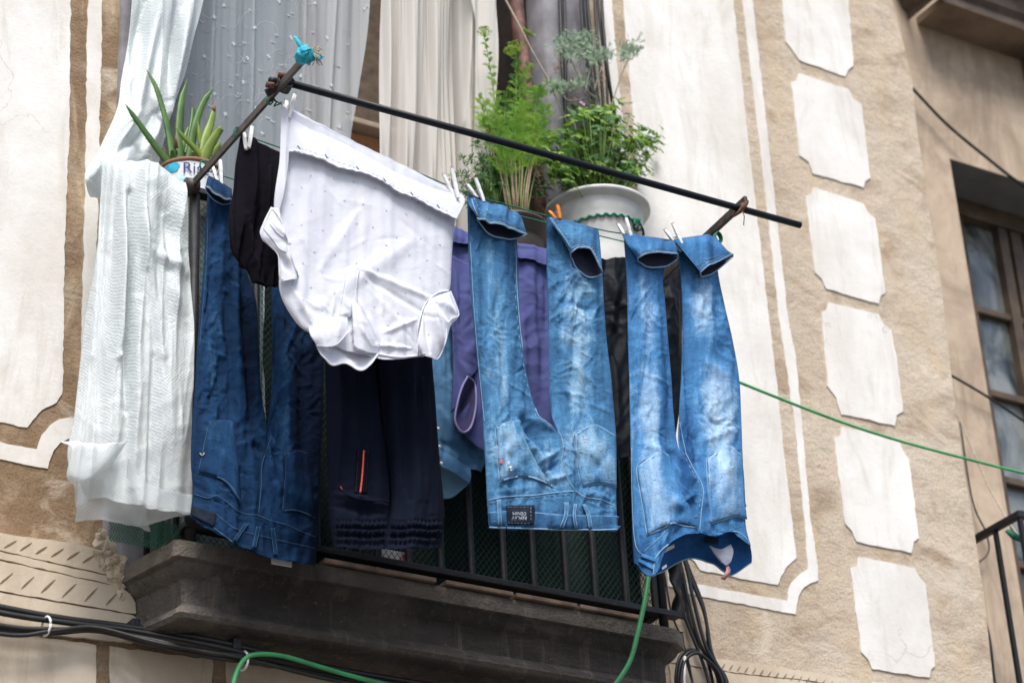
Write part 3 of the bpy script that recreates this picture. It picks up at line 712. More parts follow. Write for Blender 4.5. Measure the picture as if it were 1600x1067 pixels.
def hang(name, mat, x0, x1, z0, z1, Y, amp, f, seed, parent=None, alongY=False, nu=60, nv=50, fade=None):
    u = np.linspace(0, 1, nu); v = np.linspace(0, 1, nv); U, Vv_ = np.meshgrid(u, v)
    X = x0 + (x1 - x0) * U; Z = z0 + (z1 - z0) * Vv_
    D = amp * (gn(X * f, Z * f * .25, seed) + .35 * gn(X * f * 3, Z * f * .8, seed + 1))
    G = np.stack([X, Y + D, Z], -1) if not alongY else np.stack([Y + D, X, Z], -1)
    return MB().grid(G).build(name, M[mat], parent, solid=.0015)
tag(hang('shade_cloth', 'shade', -.86, XRR - .01, ZS + .01, ZR - .03, YR + .075, .02, 14, 4), 'dark green shade cloth lining the balcony railing on the right', 'cloth')
tag(hang('pale_sheet', 'paleshade', XL + .06, -.87, ZS + .01, ZR - .02, YR + .07, .012, 9, 5), 'pale teal sheet lining the railing behind the dark jeans', 'sheet')
fnx = netting('fallen_net', float(P(165, 822, -.25)[0]), float(P(290, 822, -.25)[0]), ZS - .01, ZS + .06, -.27, .007, 'net', .0012, 8)
tag(fnx.build('fallen_net', simple('mid_green_net', (.01, .11, .07), .6, .3, 60, bmp=0)), 'green netting scrap under the white plastic sheet on the slab', 'net')
wp = MB(); c = P(612, 876, YR + .05); wp.box(tuple(c), (.075, .02, .05))
wo_ = tag(wp.build('white_box', M['whiteplastic'], None, False, .004), 'small white object with red ends behind the net', 'box')
rd = MB()
for x in (594, 632): rd.box(tuple(P(x, 873, YR + .035)), (.006, .006, .022))
rd.build('red_end', M['red'], wo_, False)
#PART3
# ================================================================== cloth tools
def cr_rows(C, n, closed=False):
    """Catmull-Rom resample of control points along axis 0 to n samples"""
    C = np.asarray(C, float); m = C.shape[0]
    q = np.concatenate([2 * C[:1] - C[1:2], C, 2 * C[-1:] - C[-2:-1]])
    t = np.linspace(0, m - 1, n); i = np.clip(np.floor(t).astype(int), 0, m - 2); f = (t - i).reshape([-1] + [1] * (C.ndim - 1))
    a, b, c, d = q[i], q[i + 1], q[i + 2], q[i + 3]
    return .5 * (2 * b + (c - a) * f + (2 * a - 5 * b + 4 * c - d) * f * f + (3 * b - a - 3 * c + d) * f ** 3)
def net_px(rows, nu, nv):
    """rows of control points (x, y[, d]); even rows in y -> dense (nv, nu, 3)"""
    K = max(len(r) for r in rows)
    R = []
    for r in rows:
        r = np.array([list(p) + [0] * (3 - len(p)) for p in r], float)
        R.append(cr_rows(r, nu))
    R = np.array(R)
    # spread rows by their mean distance so that texture stays even
    return cr_rows(R, nv).reshape(nv, nu, 3)

PXM = 1 / 600.
class Garment:
    def __init__(s, Y, seed, mat, fold=.006, crum=.004, freq=16., ang=.35, creases=(), fade=None, wear=14., stretch=1.0):
        s.Y, s.seed, s.mat, s.fold, s.crum, s.freq, s.ang, s.creases, s.fadef, s.wear = Y, seed, mat, fold, crum, freq, ang, creases, fade, wear
        s.stretch = stretch; s.bv = []; s.bf = []; s.bn = 0; s.bvh = None; s.root = None
    def W(s, px, py, k=1.):
        a = px * PXM; b = py * PXM
        Wf = s.fold * (gn(a * 22, b * 2.6, s.seed) + .6 * gn(a * 48, b * 5, s.seed + 1))
        Wc = s.crum * crumple(a, b, s.seed + 2, s.freq, .6, s.ang) + .45 * s.crum * crumple(a, b, s.seed + 30, s.freq * 2.3, .8, -s.ang * 1.7)
        Wd = np.zeros_like(px)
        for (x0, y0), (x1, y1), wd_, am in s.creases:
            dx, dy = x1 - x0, y1 - y0; L2 = dx * dx + dy * dy
            t = np.clip(((px - x0) * dx + (py - y0) * dy) / L2, 0, 1)
            d = np.hypot(px - x0 - t * dx, py - y0 - t * dy); w_ = wd_ * (.45 + .55 * np.sin(np.pi * np.clip(t, .05, .95)))
            Wd += am * np.exp(-(d / w_) ** 2) * (.35 + .65 * np.sin(np.pi * t))
        return (Wf + Wc + Wd) * k, Wc + .5 * Wd
    def surf(s, rows, nu, nv, prof=None, k=1., edge=.0):
        N_ = net_px(rows, nu, nv); px, py, d = N_[..., 0], N_[..., 1], N_[..., 2]
        U, Vv_ = np.meshgrid(np.linspace(0, 1, nu), np.linspace(0, 1, nv))
        D = d + (prof(U, Vv_) if prof else 0)
        Wt, Wc = s.W(px, py, k)
        G = P(px, py, s.Y(px) - D if callable(s.Y) else s.Y - D)
        em = np.clip(np.minimum(U, 1 - U) / .06, 0, 1) * (1 - edge) + edge
        G[..., 1] -= Wt * em
        fd = (s.fadef(px, py) if s.fadef else 0 * px) + s.wear * Wc  # crease ridges lighter, hollows darker: denim wear plus painted fold shading
        uv = np.stack([px * PXM, -py * PXM * 1.12], -1)
        return G, uv, fd
    def reg(s, G):
        nv, nu = G.shape[:2]; V = G.reshape(-1, 3)
        s.bv += [tuple(v) for v in V]
        for j in range(nv - 1):
            for i in range(nu - 1):
                a = s.bn + j * nu + i; s.bf.append((a, a + 1, a + nu + 1, a + nu))
        s.bn += len(V); s.bvh = None
    def piece(s, name, rows, nu, nv, prof=None, mat=None, k=1., regi=True, solid=0, back=None, edge=0., fadeadd=0., label=None):
        G, uv, fd = s.surf(rows, nu, nv, prof, k, edge)
        mb = MB().grid(G, uv, fd + fadeadd)
        if back is not None:   # rear layer of a tube
            G2, uv2, fd2 = s.surf(rows, nu, nv, (lambda U, V: back * -1. * (prof(U, V) if prof else 0)), k * .3, 0)
            G2[:, 0] = G[:, 0]; G2[:, -1] = G[:, -1]
            mb.grid(G2, uv2 + 3.7, fd2 + fadeadd, flip=True)
        if regi: s.reg(G)
        o = mb.build(name, M[mat or s.mat], s.root, solid=solid)
        if label: o['label'] = label
        return o
    def cast(s, x, y):
        if s.bvh is None: s.bvh = BVHTree.FromPolygons(s.bv, s.bf)
        r = RIGHT * (x - 800) + DOWN * (y - 533.5) + FWD * FPX; r = r / np.linalg.norm(r)
        h = s.bvh.ray_cast(Vector(CAM), Vector(r))
        if h[0] is None: return None
        n = h[1]
        if n.dot(Vector(r)) > 0: n = -n
        return np.array(h[0]), np.array(n)
    def line(s, pts, n=None):
        pts = np.array(pts, float); ln = np.sum(np.hypot(*np.diff(pts, axis=0).T)); n = n or max(4, int(ln / 3.2))
        q = cr_rows(pts, n) if len(pts) > 2 else np.array([pts[0] + (pts[1] - pts[0]) * t for t in np.linspace(0, 1, n)])
        return q
    def seam(s, pts, r=.0010, mb=None, off=.0005, k=4, flat=None):
        q = s.line(pts); run = []
        for x, y in q:
            h = s.cast(x, y)
            if h is None:
                if len(run) > 2: mb.tube(run, r, k)
                run = []; continue
            run.append(h[0] + h[1] * off)
        if len(run) > 2: mb.tube(run, r, k)
    def dashes(s, pts, r, mb, on=5, off_=3, lift=.0008):
        pts = np.array(pts, float); ln = np.sum(np.hypot(*np.diff(pts, axis=0).T)); q = s.line(pts, max(6, int(ln)))
        i = 0
        while i + on < len(q):
            a = s.cast(*q[i]); b = s.cast(*q[i + on])
            if a and b and np.linalg.norm(a[0] - b[0]) < .03: mb.tube([a[0] + a[1] * lift, b[0] + b[1] * lift], r, 3)
            i += on + off_
    def patch(s, name, rows, nu=24, nv=24, off=.0022, mat=None, fadeadd=0., regi=True, parent=None, bulge=0., th=.0022, label=None):
        N_ = net_px(rows, nu, nv); G = np.zeros((nv, nu, 3)); last = None
        for j in range(nv):
            for i in range(nu):
                x, y = N_[j, i, :2]; h = s.cast(x, y)
                if h is None:
                    pl = last[0][1] if last is not None else (s.Y(x) if callable(s.Y) else s.Y)
                    pt = P(x, y, pl); nn = np.array([0, -1, 0])
                else: pt, nn = h; last = h
                e = min(i, nu - 1 - i, j, nv - 1 - j)
                pt = pt + np.array([0, -1., 0]) * (off + bulge * min(1, e / 4))
                G[j, i] = pt
        G[:, :, 1] = (G[:, :, 1] + np.pad(G[:, :, 1], ((1, 1), (0, 0)), 'edge')[:-2] + np.pad(G[:, :, 1], ((1, 1), (0, 0)), 'edge')[2:]) / 3
        px, py = N_[..., 0], N_[..., 1]
        uv = np.stack([px * PXM + 1.3, -py * PXM * 1.12], -1)
        fd = (s.fadef(px, py) if s.fadef else 0 * px) + fadeadd + s.wear * s.W(px, py)[1]
        if regi: s.reg(G)
        o = MB().grid(G, uv, fd).build(name, M[mat or s.mat], parent or s.root, solid=th)
        if label: o['label'] = label
        return o
def round_prof(T, p=.5): return lambda U, V: T * np.clip(1 - (2 * U - 1) ** 2, 0, 1) ** p
def leg_prof(T, side, v0, v1, T2=None):
    """full tube above v0, opening towards the centre seam below v1"""
    def f(U, V):
        c = np.clip((V - v0) / max(1e-6, v1 - v0), 0, 1); c = c * c * (3 - 2 * c)
        u = U * (1 - .5 * c) if side < 0 else 1 - (1 - U) * (1 - .5 * c)
        TT = T + ((T2 or T) - T) * c
        return TT * np.clip(1 - (2 * u - 1) ** 2, 0, 1) ** .5
    return f
def blob(px, py, x, y, rx, ry): return np.exp(-((px - x) / rx) ** 2 - ((py - y) / ry) ** 2)
def rows2(*r): return [[(a, b), (c, d)] for a, b, c, d in r]
rc = random.Random(11)
def rand_creases(n, box, ang, dang, ln, wd_, am, seed):
    q = random.Random(seed); out = []
    for _ in range(n):
        x = q.uniform(box[0], box[2]); y = q.uniform(box[1], box[3]); a = RAD(ang + q.gauss(0, dang)); l = q.uniform(.5, 1.) * ln
        out.append(((x, y), (x + math.cos(a) * l, y + math.sin(a) * l), q.uniform(.7, 1.3) * wd_, am * q.choice((1, 1, -1)) * q.uniform(.6, 1.2)))
    return out
def text_mesh(body, size, xf, name, mat, parent, ext=.0004):
    """lettering as thin raised geometry; xf maps (x, y) text units to a world point"""
    c = bpy.data.curves.new(name, 'FONT'); c.body = body; c.size = size; c.align_x = 'CENTER'; c.align_y = 'CENTER'; c.resolution_u = 3
    t = bpy.data.objects.new(name + '_tmp', c); COL.objects.link(t)
    dg = bpy.context.evaluated_depsgraph_get(); me = t.evaluated_get(dg).to_mesh()
    V = [xf(v.co.x, v.co.y) for v in me.vertices]; F = [tuple(p.vertices) for p in me.polygons]
    t.evaluated_get(dg).to_mesh_clear(); bpy.data.objects.remove(t); bpy.data.curves.remove(c)
    return MB().add(V, F).build(name, M[mat], parent, smooth=False)

YL1 = lambda x: -.75 + (np.asarray(x) - 440) * (.05 / 680)     # outer clothes line
YL2 = -.58; YL3 = -.39

# ------------------------------------------------------------------ clothes bracket
rack = thing('drying_bracket', 'brown steel bracket arms with a long black rod and green clothes lines', 'drying bracket', (-.43, -.6, 4.77))
def flatbar(a, b, wd_, th):
    a, b = Vector(a), Vector(b); d = (b - a).normalized(); up = Vector((0, 0, 1)); s_ = d.cross(up).normalized(); u = s_.cross(d)
    m = Matrix((s_, d, u)).transposed(); mb = MB(); mb.box(tuple((a + b) / 2), (th, (b - a).length, wd_), [list(r) for r in m]); return mb
ZA = 4.768
flatbar((-1.10, -.30, ZA + .006), (-1.10, -.93, ZA - .006), .022, .008).build('arm', M['arm'], rack, False, .002)
MB().tube([(-1.118, -.315, ZA + .002), (-1.085, -.315, ZA + .002)], .019, 16).build('pivot', M['arm'], rack, True)
flatbar((.20, -.30, ZA - .01), (.20, -.835, ZA + .03), .024, .010).build('arm', M['arm'], rack, False, .002)
MB().tube([p3(455, 131, -.80), p3(800, 226, -.81), p3(1156, 326, -.82), p3(1250, 352, -.82)], .0088, 16).build('rod', M['rodm'], rack, True)
mb = MB(); 
mb.tube([p3(416, 146, -.78), p3(440, 133, -.80), p3(458, 122, -.82)], .0095, 10)
bd = mb.build('bound_tube', M['iron'], rack)
mb = MB(); mb.tube([p3(424, 126, -.80), p3(437, 128, -.76)], .0085, 10); mb.build('bound_tube', M['iron'], rack)
for x, y in ((437, 118), (418, 133)):
    c = P(x, y, -.80); mb = MB(); mb.tube([c - (0.004, 0, 0), c + (.014, -.004, 0)], .0075, 10); mb.build('rusty_bolt', M['rust'], rack)
mb = MB(); c = P(441, 133, -.80)
for k in range(5):
    o_ = k * .0045 - .009
    mb.tube([c + np.array([.016 * math.cos(a) + .004, .012 * math.sin(a) + o_, .020 * math.sin(a) - o_ * .4]) for a in np.linspace(0, 2 * math.pi, 16)], .0022, 5)
mb.tube([p3(425, 150, -.77), p3(432, 160, -.76), p3(428, 166, -.755), p3(436, 163, -.75), p3(440, 160, -.75)], .0018, 5)
mb.build('wire_binding', M['iron'], rack)
mb = MB(); c = P(1157, 326, -.82)
for k in range(6):
    o_ = (k - 2.5) * .004
    mb.tube([c + np.array([o_ + .010 * math.sin(a * 1.), .016 * math.cos(a), .018 * math.sin(a) + o_ * .8]) for a in np.linspace(0, 2 * math.pi, 16)], .0032, 5)
mb.tube([p3(1160, 330, -.835), p3(1163, 338, -.835), p3(1162, 352, -.83)], .0012, 4)
mb.build('wire_binding', M['rust'], rack)
def rope(pts, r=.0016): return MB().tube(smooth_pts(pts, 5), r, 6)
l1 = [(423, 156), (442, 164), (560, 228), (718, 298), (735, 305), (815, 326), (853, 337), (934, 358), (972, 365), (1052, 376), (1118, 378), (1124, 370)]
rope([p3(x, y, YL1(x)) for x, y in l1]).build('clothes_line', M['greenrope'], rack)
zl = lambda z, y: [(-1.10, y, z), (-.9, y, z - .012), (-.43, y, z - .02), (0, y, z - .012), (.2, y, z)]
rope(zl(4.768, YL2)).build('clothes_line', M['greenrope'], rack)
rope(zl(4.775, YL3)).build('clothes_line', M['greenrope'], rack)
for x, y, Y in ((423, 155, -.758), (372, 207, -.58), (319, 259, -.385)):
    c = P(x, y, Y); mb = MB()
    for k in range(2): mb.tube([c + np.array([.008 * math.cos(a) - .002, k * .004, .014 * math.sin(a)]) for a in np.linspace(0, 2 * math.pi, 14)], .0017, 5)
    mb.build('line_knot', M['greenrope'], rack)
mb = MB(); c = P(1122, 372, -.705)
for k in range(3): mb.tube([c + np.array([.010 * math.cos(a), k * .005 - .004, .016 * math.sin(a)]) for a in np.linspace(0, 2 * math.pi, 14)], .0022, 5)
mb.build('line_knot', M['greenrope'], rack)
# turquoise rag on the arm tip
c = np.array([-1.10, -.93, ZA - .004]); th = np.linspace(0, 2 * math.pi, 28); ph = np.linspace(0, math.pi, 18)
TH, PH = np.meshgrid(th, ph); R_ = .020 * (1 + .35 * gn(TH * 1.5, PH * 2.5, 3) + .15 * gn(TH * 4, PH * 6, 4)); R_[:, -1] = R_[:, 0]
G = np.stack([c[0] + R_ * np.sin(PH) * np.cos(TH), c[1] + 1.15 * R_ * np.cos(PH), c[2] + .006 + R_ * np.sin(PH) * np.sin(TH)], -1)
mb = MB().grid(G)
mb.tube([tuple(c + np.array(v)) for v in ((-.004, 0, .02), (-.012, 0, .035), (-.022, .0, .048), (-.026, 0, .052))], [.008, .007, .005, .001], 6, flat=.4)
mb.tube([tuple(c + np.array(v)) for v in ((.02, -.01, 0), (.034, -.01, .004), (.044, -.012, .012))], [.008, .006, .001], 6, flat=.4)
rg = tag(mb.build('rag', M['rag']), 'turquoise rag knotted round the tip of the left bracket arm', 'rag')
mb = MB(); rr = random.Random(5)
for k in range(14):
    a = rr.uniform(-1.2, 1.4); q = c + np.array([.012, -.012, .012])
    mb.tube([tuple(q), tuple(q + np.array([.02 * math.cos(a), rr.uniform(-.01, .01), .02 * math.sin(a)])), tuple(q + np.array([.026 * math.cos(a) + rr.uniform(-.01, .01), rr.uniform(-.01, .01), .024 * math.sin(a) - .008]))], .0013, 4)
mb.build('frayed_string', M['string'], rg)

# ------------------------------------------------------------------ pegs
def peg(x0, y0, x1, y1, Y, mat, label, lean=.35):
    """long leg from picture (x0,y0) top to (x1,y1) jaw, second leg splayed behind"""
    a = P(x0, y0, Y - .028); b = P(x1, y1, Y - .030)
    t = thing('clothes_peg', label, 'clothes peg', tuple(b), 'clothes pegs on the lines')
    for k, (A, B) in enumerate(((a, b), (a + np.array([-.012, .020, -.010]), b + np.array([-.002, .010, 0])))):
        mb = MB(); n = 7; ax = B - A; w = np.cross(ax, (0, 1, 0)); w /= np.linalg.norm(w); d = np.cross(ax, w); d /= np.linalg.norm(d)
        if d[1] > 0: d = -d
        V = []; prof_ = [(0, .0038, .002), (.1, .0044, .0025), (.4, .0044, .0038), (.52, .0042, .0030), (.6, .0042, .004), (.9, .0040, .003), (1, .0036, .0018)]
        for tt, hw, hd in prof_:
            c_ = A + ax * tt
            V += [c_ + w * hw + d * hd, c_ - w * hw + d * hd, c_ - w * hw - d * hd, c_ + w * hw - d * hd]
        F = [(i * 4 + q, i * 4 + (q + 1) % 4, (i + 1) * 4 + (q + 1) % 4, (i + 1) * 4 + q) for i in range(len(prof_) - 1) for q in range(4)] + [(0, 1, 2, 3), tuple(4 * (len(prof_) - 1) + q for q in (3, 2, 1, 0))]
        mb.add(V, F).build('peg_leg', M[mat], t, False, .0012)
    c_ = a + (b - a) * .5; ax = (b - a) / np.linalg.norm(b - a); w = np.cross(ax, (0, 1, 0)); w /= np.linalg.norm(w)
    mb = MB(); mb.tube([c_ + w * .0065 + np.array([0, .0045 * math.cos(q) + .010, .0045 * math.sin(q)]) - w * .0018 * q / math.pi for q in np.linspace(0, 7 * math.pi, 50)], .0008, 4)
    mb.build('spring', M['steel'], t)
peg(461, 147, 451, 184, -.745, 'whiteplastic', 'white peg at the top left corner of the white polo shirt')
peg(394, 197, 389, 231, YL2, 'whiteplastic', 'white peg on the short black T-shirt')
peg(344, 249, 346, 290, YL3, 'whiteplastic', 'white peg holding the cuff of the dark blue jeans')
peg(706, 262, 716, 309, YL1(710), 'whiteplastic', 'white peg at the right corner of the white polo shirt')
peg(743, 278, 756, 315, YL1(745), 'whiteplastic', 'white peg on the first cuff of the jeans beside the polo shirt')
peg(871, 320, 875, 342, YL1(870), 'orangeplastic', 'orange peg in front of the white flower pot')
peg(978, 340, 989, 382, YL1(980), 'whiteplastic', 'white peg on the left cuff of the most faded jeans')
peg(1051, 349, 1069, 390, YL1(1060), 'whiteplastic', 'rightmost white peg, on the last cuff of the faded jeans')

# ================================================================== jeans 1
def garment_root(g, name, label, cat, x, y):
    g.root = thing(name, label, cat, tuple(P(x, y, float(g.Y(x)) if callable(g.Y) else g.Y)))
def j1fade_shade(px, py):  # wash fade; pale leg centres and dark sides also paint fold shading
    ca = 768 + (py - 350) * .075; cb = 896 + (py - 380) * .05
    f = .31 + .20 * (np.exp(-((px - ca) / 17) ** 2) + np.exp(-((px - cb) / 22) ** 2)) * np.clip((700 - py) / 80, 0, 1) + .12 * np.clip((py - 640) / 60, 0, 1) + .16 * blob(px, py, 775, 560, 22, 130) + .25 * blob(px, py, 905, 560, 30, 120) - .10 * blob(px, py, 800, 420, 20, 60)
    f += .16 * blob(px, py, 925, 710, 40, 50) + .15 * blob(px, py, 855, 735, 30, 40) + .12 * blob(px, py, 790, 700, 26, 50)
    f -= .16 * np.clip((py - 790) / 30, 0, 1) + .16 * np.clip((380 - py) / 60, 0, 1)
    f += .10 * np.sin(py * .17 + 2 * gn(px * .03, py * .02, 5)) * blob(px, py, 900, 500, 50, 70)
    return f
cj1 = [((812, 648), (848, 700), 12, -.022), ((868, 668), (826, 652), 6, .010), ((809, 664), (866, 752), 7, .014), ((838, 726), (878, 700), 5, .009), ((850, 738), (884, 716), 4, -.008),
       ((852, 752), (890, 742), 5, .008), ((862, 690), (872, 742), 5, -.006), ((806, 380), (812, 470), 5, -.006), ((742, 500), (800, 640), 9, .007), ((790, 430), (752, 560), 8, -.006),
       ((865, 420), (935, 440), 6, .004), ((862, 470), (938, 486), 5, -.004), ((870, 540), (930, 600), 8, .006), ((905, 690), (950, 735), 5, .005), ((920, 745), (955, 700), 5, -.005),
       ((770, 700), (800, 745), 6, .005), ((775, 770), (830, 760), 6, .005), ((905, 768), (950, 778), 7, .006), ((870, 640), (900, 690), 7, .007)] + \
      rand_creases(34, (745, 400, 950, 760), 65, 30, 60, 3.2, .0032, 3) + rand_creases(24, (745, 400, 950, 800), 10, 22, 34, 2.2, .0024, 5)
g1 = Garment(YL1, 21, 'jeanslight', .009, .0058, 17, .5, cj1, j1fade_shade, 17)
garment_root(g1, 'jeans', 'washed blue jeans hung by both cuffs between polo shirt and faded jeans', 'jeans', 850, 828)
A = rows2((730, 306, 808, 338), (731, 360, 808, 375), (733, 420, 810, 425), (737, 475, 811, 480), (742, 532, 815, 532), (748, 590, 824, 590), (753, 640, 840, 645), (756, 690, 872, 676), (759, 740, 878, 722), (761, 785, 893, 768), (764, 825, 897, 827))
B = rows2((854, 338, 935, 360), (854, 385, 938, 385), (854, 425, 941, 425), (856, 475, 944, 480), (857, 532, 948, 532), (858, 590, 955, 590), (861, 645, 960, 648), (872, 676, 963, 690), (878, 722, 963, 735), (893, 768, 963, 780), (897, 827, 965, 829))
g1.piece('leg', A, 84, 300, leg_prof(.020, -1, .52, .75, .036), back=.5)
g1.piece('leg', B, 84, 300, leg_prof(.020, 1, .52, .75, .036), back=.5)
def flap(g, top, mid, lip, low, edge_r=.0020, d0=.042, T=.012, matin='inside', left=None):
    D = lambda row, d: [(x, y, d) for x, y in row]
    f = g.piece('cuff', [D(top, d0 * .6), D(mid, d0), D(lip, d0 + .004)], 44, 50, lambda U, V: T * (V ** .5) * np.clip(1 - (2 * U - 1) ** 2, 0, 1) ** .5 + .004 * np.sin(np.pi * V), k=.8, fadeadd=.02)
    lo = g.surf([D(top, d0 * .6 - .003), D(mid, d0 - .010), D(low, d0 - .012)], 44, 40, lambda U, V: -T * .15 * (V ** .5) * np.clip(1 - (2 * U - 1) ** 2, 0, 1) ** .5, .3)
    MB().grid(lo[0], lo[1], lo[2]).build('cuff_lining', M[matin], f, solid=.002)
    # hem: rolled rim at the mouth
    Gl, _, _ = g.surf([D(top, d0 * .6), D(mid, d0), D(lip, d0 + .004)], 44, 50, lambda U, V: T * (V ** .5) * np.clip(1 - (2 * U - 1) ** 2, 0, 1) ** .5 + .004 * np.sin(np.pi * V), .8)
    ring_ = [Gl[-1, i] for i in range(44)] + [lo[0][-1, i] for i in range(43, -1, -1)] + [Gl[-1, 0]]
    mb = MB(); mb.tube(ring_, edge_r, 6, cap=False); mb.build('hem_edge', M['edge'], f)
    mb = MB()
    L_ = [Gl[-9, i] + np.array([0, -.0012, 0]) for i in range(2, 42)]
    for i in range(0, 38, 2): mb.tube([L_[i], L_[i + 1]], .0008, 3)
    L2 = [Gl[-4, i] + np.array([0, -.0010, 0]) for i in range(2, 42)]; mb.tube(L2, .0007, 3)
    mb.build('hem_stitching', M['stitch'], f)
    return f
f1 = flap(g1, [(729, 303), (757, 311), (787, 324), (814, 337)], [(733, 320), (765, 328), (792, 338), (819, 352)], [(746, 341), (765, 346), (792, 356), (823, 366)], [(746, 344), (766, 366), (796, 374), (823, 367)])
f2 = flap(g1, [(854, 337), (880, 344), (908, 351), (935, 359)], [(874, 366), (890, 366), (913, 370), (938, 386)], [(891, 396), (903, 388), (922, 391), (941, 424)], [(892, 402), (902, 422), (922, 434), (941, 428)])
seamb = MB()
g1.seam([(737, 312), (741, 325), (747, 338)], .0016, seamb); g1.dashes([(741, 310), (746, 322), (752, 337)], .0008, seamb, 4, 2)
g1.seam([(860, 341), (875, 362), (892, 388)], .0016, seamb); g1.dashes([(865, 342), (880, 362), (897, 384)], .0008, seamb, 4, 2)
g1.seam([(805, 376), (809, 474), (819, 561), (837, 640), (852, 658), (866, 668), (876, 680), (880, 700), (877, 725), (884, 745), (897, 764), (900, 772)], .0013, seamb)
g1.dashes([(803, 376), (806, 474), (816, 561), (834, 642), (850, 661), (864, 671), (873, 682), (877, 700), (874, 726)], .0007, seamb)
g1.seam([(735, 380), (740, 470), (747, 560), (757, 660)], .0008, seamb)
g1.seam([(763, 782), (790, 776), (830, 774), (865, 770), (899, 767)], .0013, seamb); g1.dashes([(764, 786), (830, 778), (897, 771)], .0008, seamb)
g1.seam([(899, 767), (915, 777), (940, 781), (961, 791)], .0013, seamb); g1.dashes([(903, 772), (915, 781), (940, 785), (961, 795)], .0008, seamb)
seamb.build('stitching', M['edge'], g1.root)
def pocket(g, rows, outline, inner, bottom, holes=()):
    p = g.patch('back_pocket', rows, 26, 26, .0025, bulge=.003, fadeadd=.08)
    mb = MB(); g.seam(outline, .0014, mb); g.seam(bottom, .0024, mb)
    mb.build('pocket_seam', M['edge'], p)
    mb = MB()
    for i in inner: g.dashes(i, .0008, mb)
    mb.build('pocket_stitching', M['darkstitch'], p)
    if holes:
        mb = MB()
        for x, y, r in holes:
            h = g.cast(x, y)
            if h:
                q = random.Random(int(x))
                for k in range(8):
                    a = q.uniform(0, 6.28); mb.tube([h[0] + h[1] * .001 + np.array([0, 0, .008 * r * (k / 8 - .5)]), h[0] + h[1] * .003 + np.array([.004 * r * math.cos(a), 0, .004 * r * math.sin(a) + .008 * r * (k / 8 - .5)])], .0011, 4)
        mb.build('frayed_hole', M['whitecotton'], p)
    return p
pocket(g1, [[(775, 668), (792, 660), (811, 657)], [(777, 695), (797, 690), (822, 692)], [(779, 722), (805, 722), (840, 728)], [(782, 752), (818, 745), (860, 758)]],
       [(811, 657), (790, 661), (775, 668), (776, 700), (780, 752)], [[(779, 668), (780, 700), (784, 748)], [(779, 671), (811, 661)], [(783, 747), (805, 741), (830, 741), (862, 755)], [(775, 690), (795, 698), (812, 695)]], [(782, 752), (800, 746), (825, 745), (845, 751), (863, 760)], [(795, 725, .9), (797, 731, 1.2)])
pocket(g1, [[(898, 677), (928, 664), (961, 681)], [(899, 705), (930, 700), (962, 706)], [(903, 732), (932, 732), (962, 733)], [(910, 760), (935, 755), (962, 760)]],
       [(962, 682), (945, 672), (928, 664), (912, 671), (897, 677), (899, 705), (903, 735), (910, 760)], [[(901, 679), (929, 668), (960, 684)], [(901, 680), (903, 707), (913, 756)], [(911, 753), (935, 749), (961, 752)], [(905, 706), (925, 712), (945, 702), (960, 712)]], [(910, 760), (930, 756), (945, 756), (962, 761)], [(913, 684, 1.1), (914, 692, 1.1)])
MB().box(tuple(g1.cast(782, 722)[0] + np.array([0, -.003, 0])), (.006, .003, .010)).build('red_tab', M['red'], g1.root, False, .001)
g1.patch('waistband', [[(763, 800), (800, 799), (834, 800), (865, 804), (897, 805), (930, 806), (964, 806)], [(764, 813), (800, 813), (834, 814), (865, 815), (897, 816), (930, 817), (964, 817)], [(765, 826), (800, 827), (834, 828), (865, 829), (897, 829), (930, 830), (965, 829)]], 70, 8, .003, fadeadd=-.06)
mb = MB(); g1.seam([(764, 801), (800, 799), (834, 801), (865, 804), (897, 806), (930, 806), (963, 807)], .0011, mb); g1.seam([(765, 824), (800, 825), (834, 826), (865, 827), (897, 827), (930, 828), (964, 827)], .0018, mb)
mb.build('waist_seam', M['edge'], g1.root)
def loop(g, a, b, w=5.5, mid=None, em='edge'):
    mx, my = mid or ((a[0] + b[0]) / 2, (a[1] + b[1]) / 2)
    lo = g.patch('belt_loop', [[(a[0] - w / 2, a[1]), (a[0] + w / 2, a[1])], [(mx - w / 2, my), (mx + w / 2, my)], [(b[0] - w / 2, b[1]), (b[0] + w / 2, b[1])]], 6, 16, .004, fadeadd=.10, regi=False, bulge=.003)
    mb = MB()
    for s_ in (-1, 1):
        q = g.line([(a[0] + s_ * w * .45, a[1]), (mx + s_ * w * .45, my), (b[0] + s_ * w * .45, b[1])]); run = []
        for x, y in q:
            h = g.cast(x, y)
            if h: run.append(h[0] + np.array([0, -.0062, 0]))
        if len(run) > 2: mb.tube(run, .0008, 4)
    if mb.v: mb.build('loop_edge', M[em], lo)
loop(g1, (777, 782), (779, 822)); loop(g1, (883, 786), (875, 826), mid=(882, 806)); loop(g1, (897, 789), (898, 827), 4, mid=(895, 806)); loop(g1, (910, 789), (921, 827), mid=(917, 805))
lp = g1.patch('label_patch', [[(790, 791), (833, 790)], [(791, 805), (834, 806)], [(791, 819), (832, 820)]], 14, 12, .0042, mat='patch', bulge=.001)
def on_surf(g, cx, cy, ang, scale, lift=.0016):
    """text units -> picture offsets -> point on the garment"""
    ca, sa = math.cos(ang), math.sin(ang)
    def f(x, y):
        px = cx + (x * ca - y * sa) * scale; py = cy - (x * sa + y * ca) * scale
        h = g.cast(px, py)
        if h is None: return tuple(P(px, py, float(g.Y(px)) if callable(g.Y) else g.Y) - np.array([0, .03, 0]))
        return tuple(h[0] + np.array([0, -lift, 0]))
    return f
text_mesh('DENIM', 7, on_surf(g1, 811, 802, math.pi - .03, 1.), 'patch_lettering', 'print', lp)
text_mesh('REPLAY', 7, on_surf(g1, 811, 808.5, math.pi - .03, 1.), 'patch_lettering', 'print', lp)
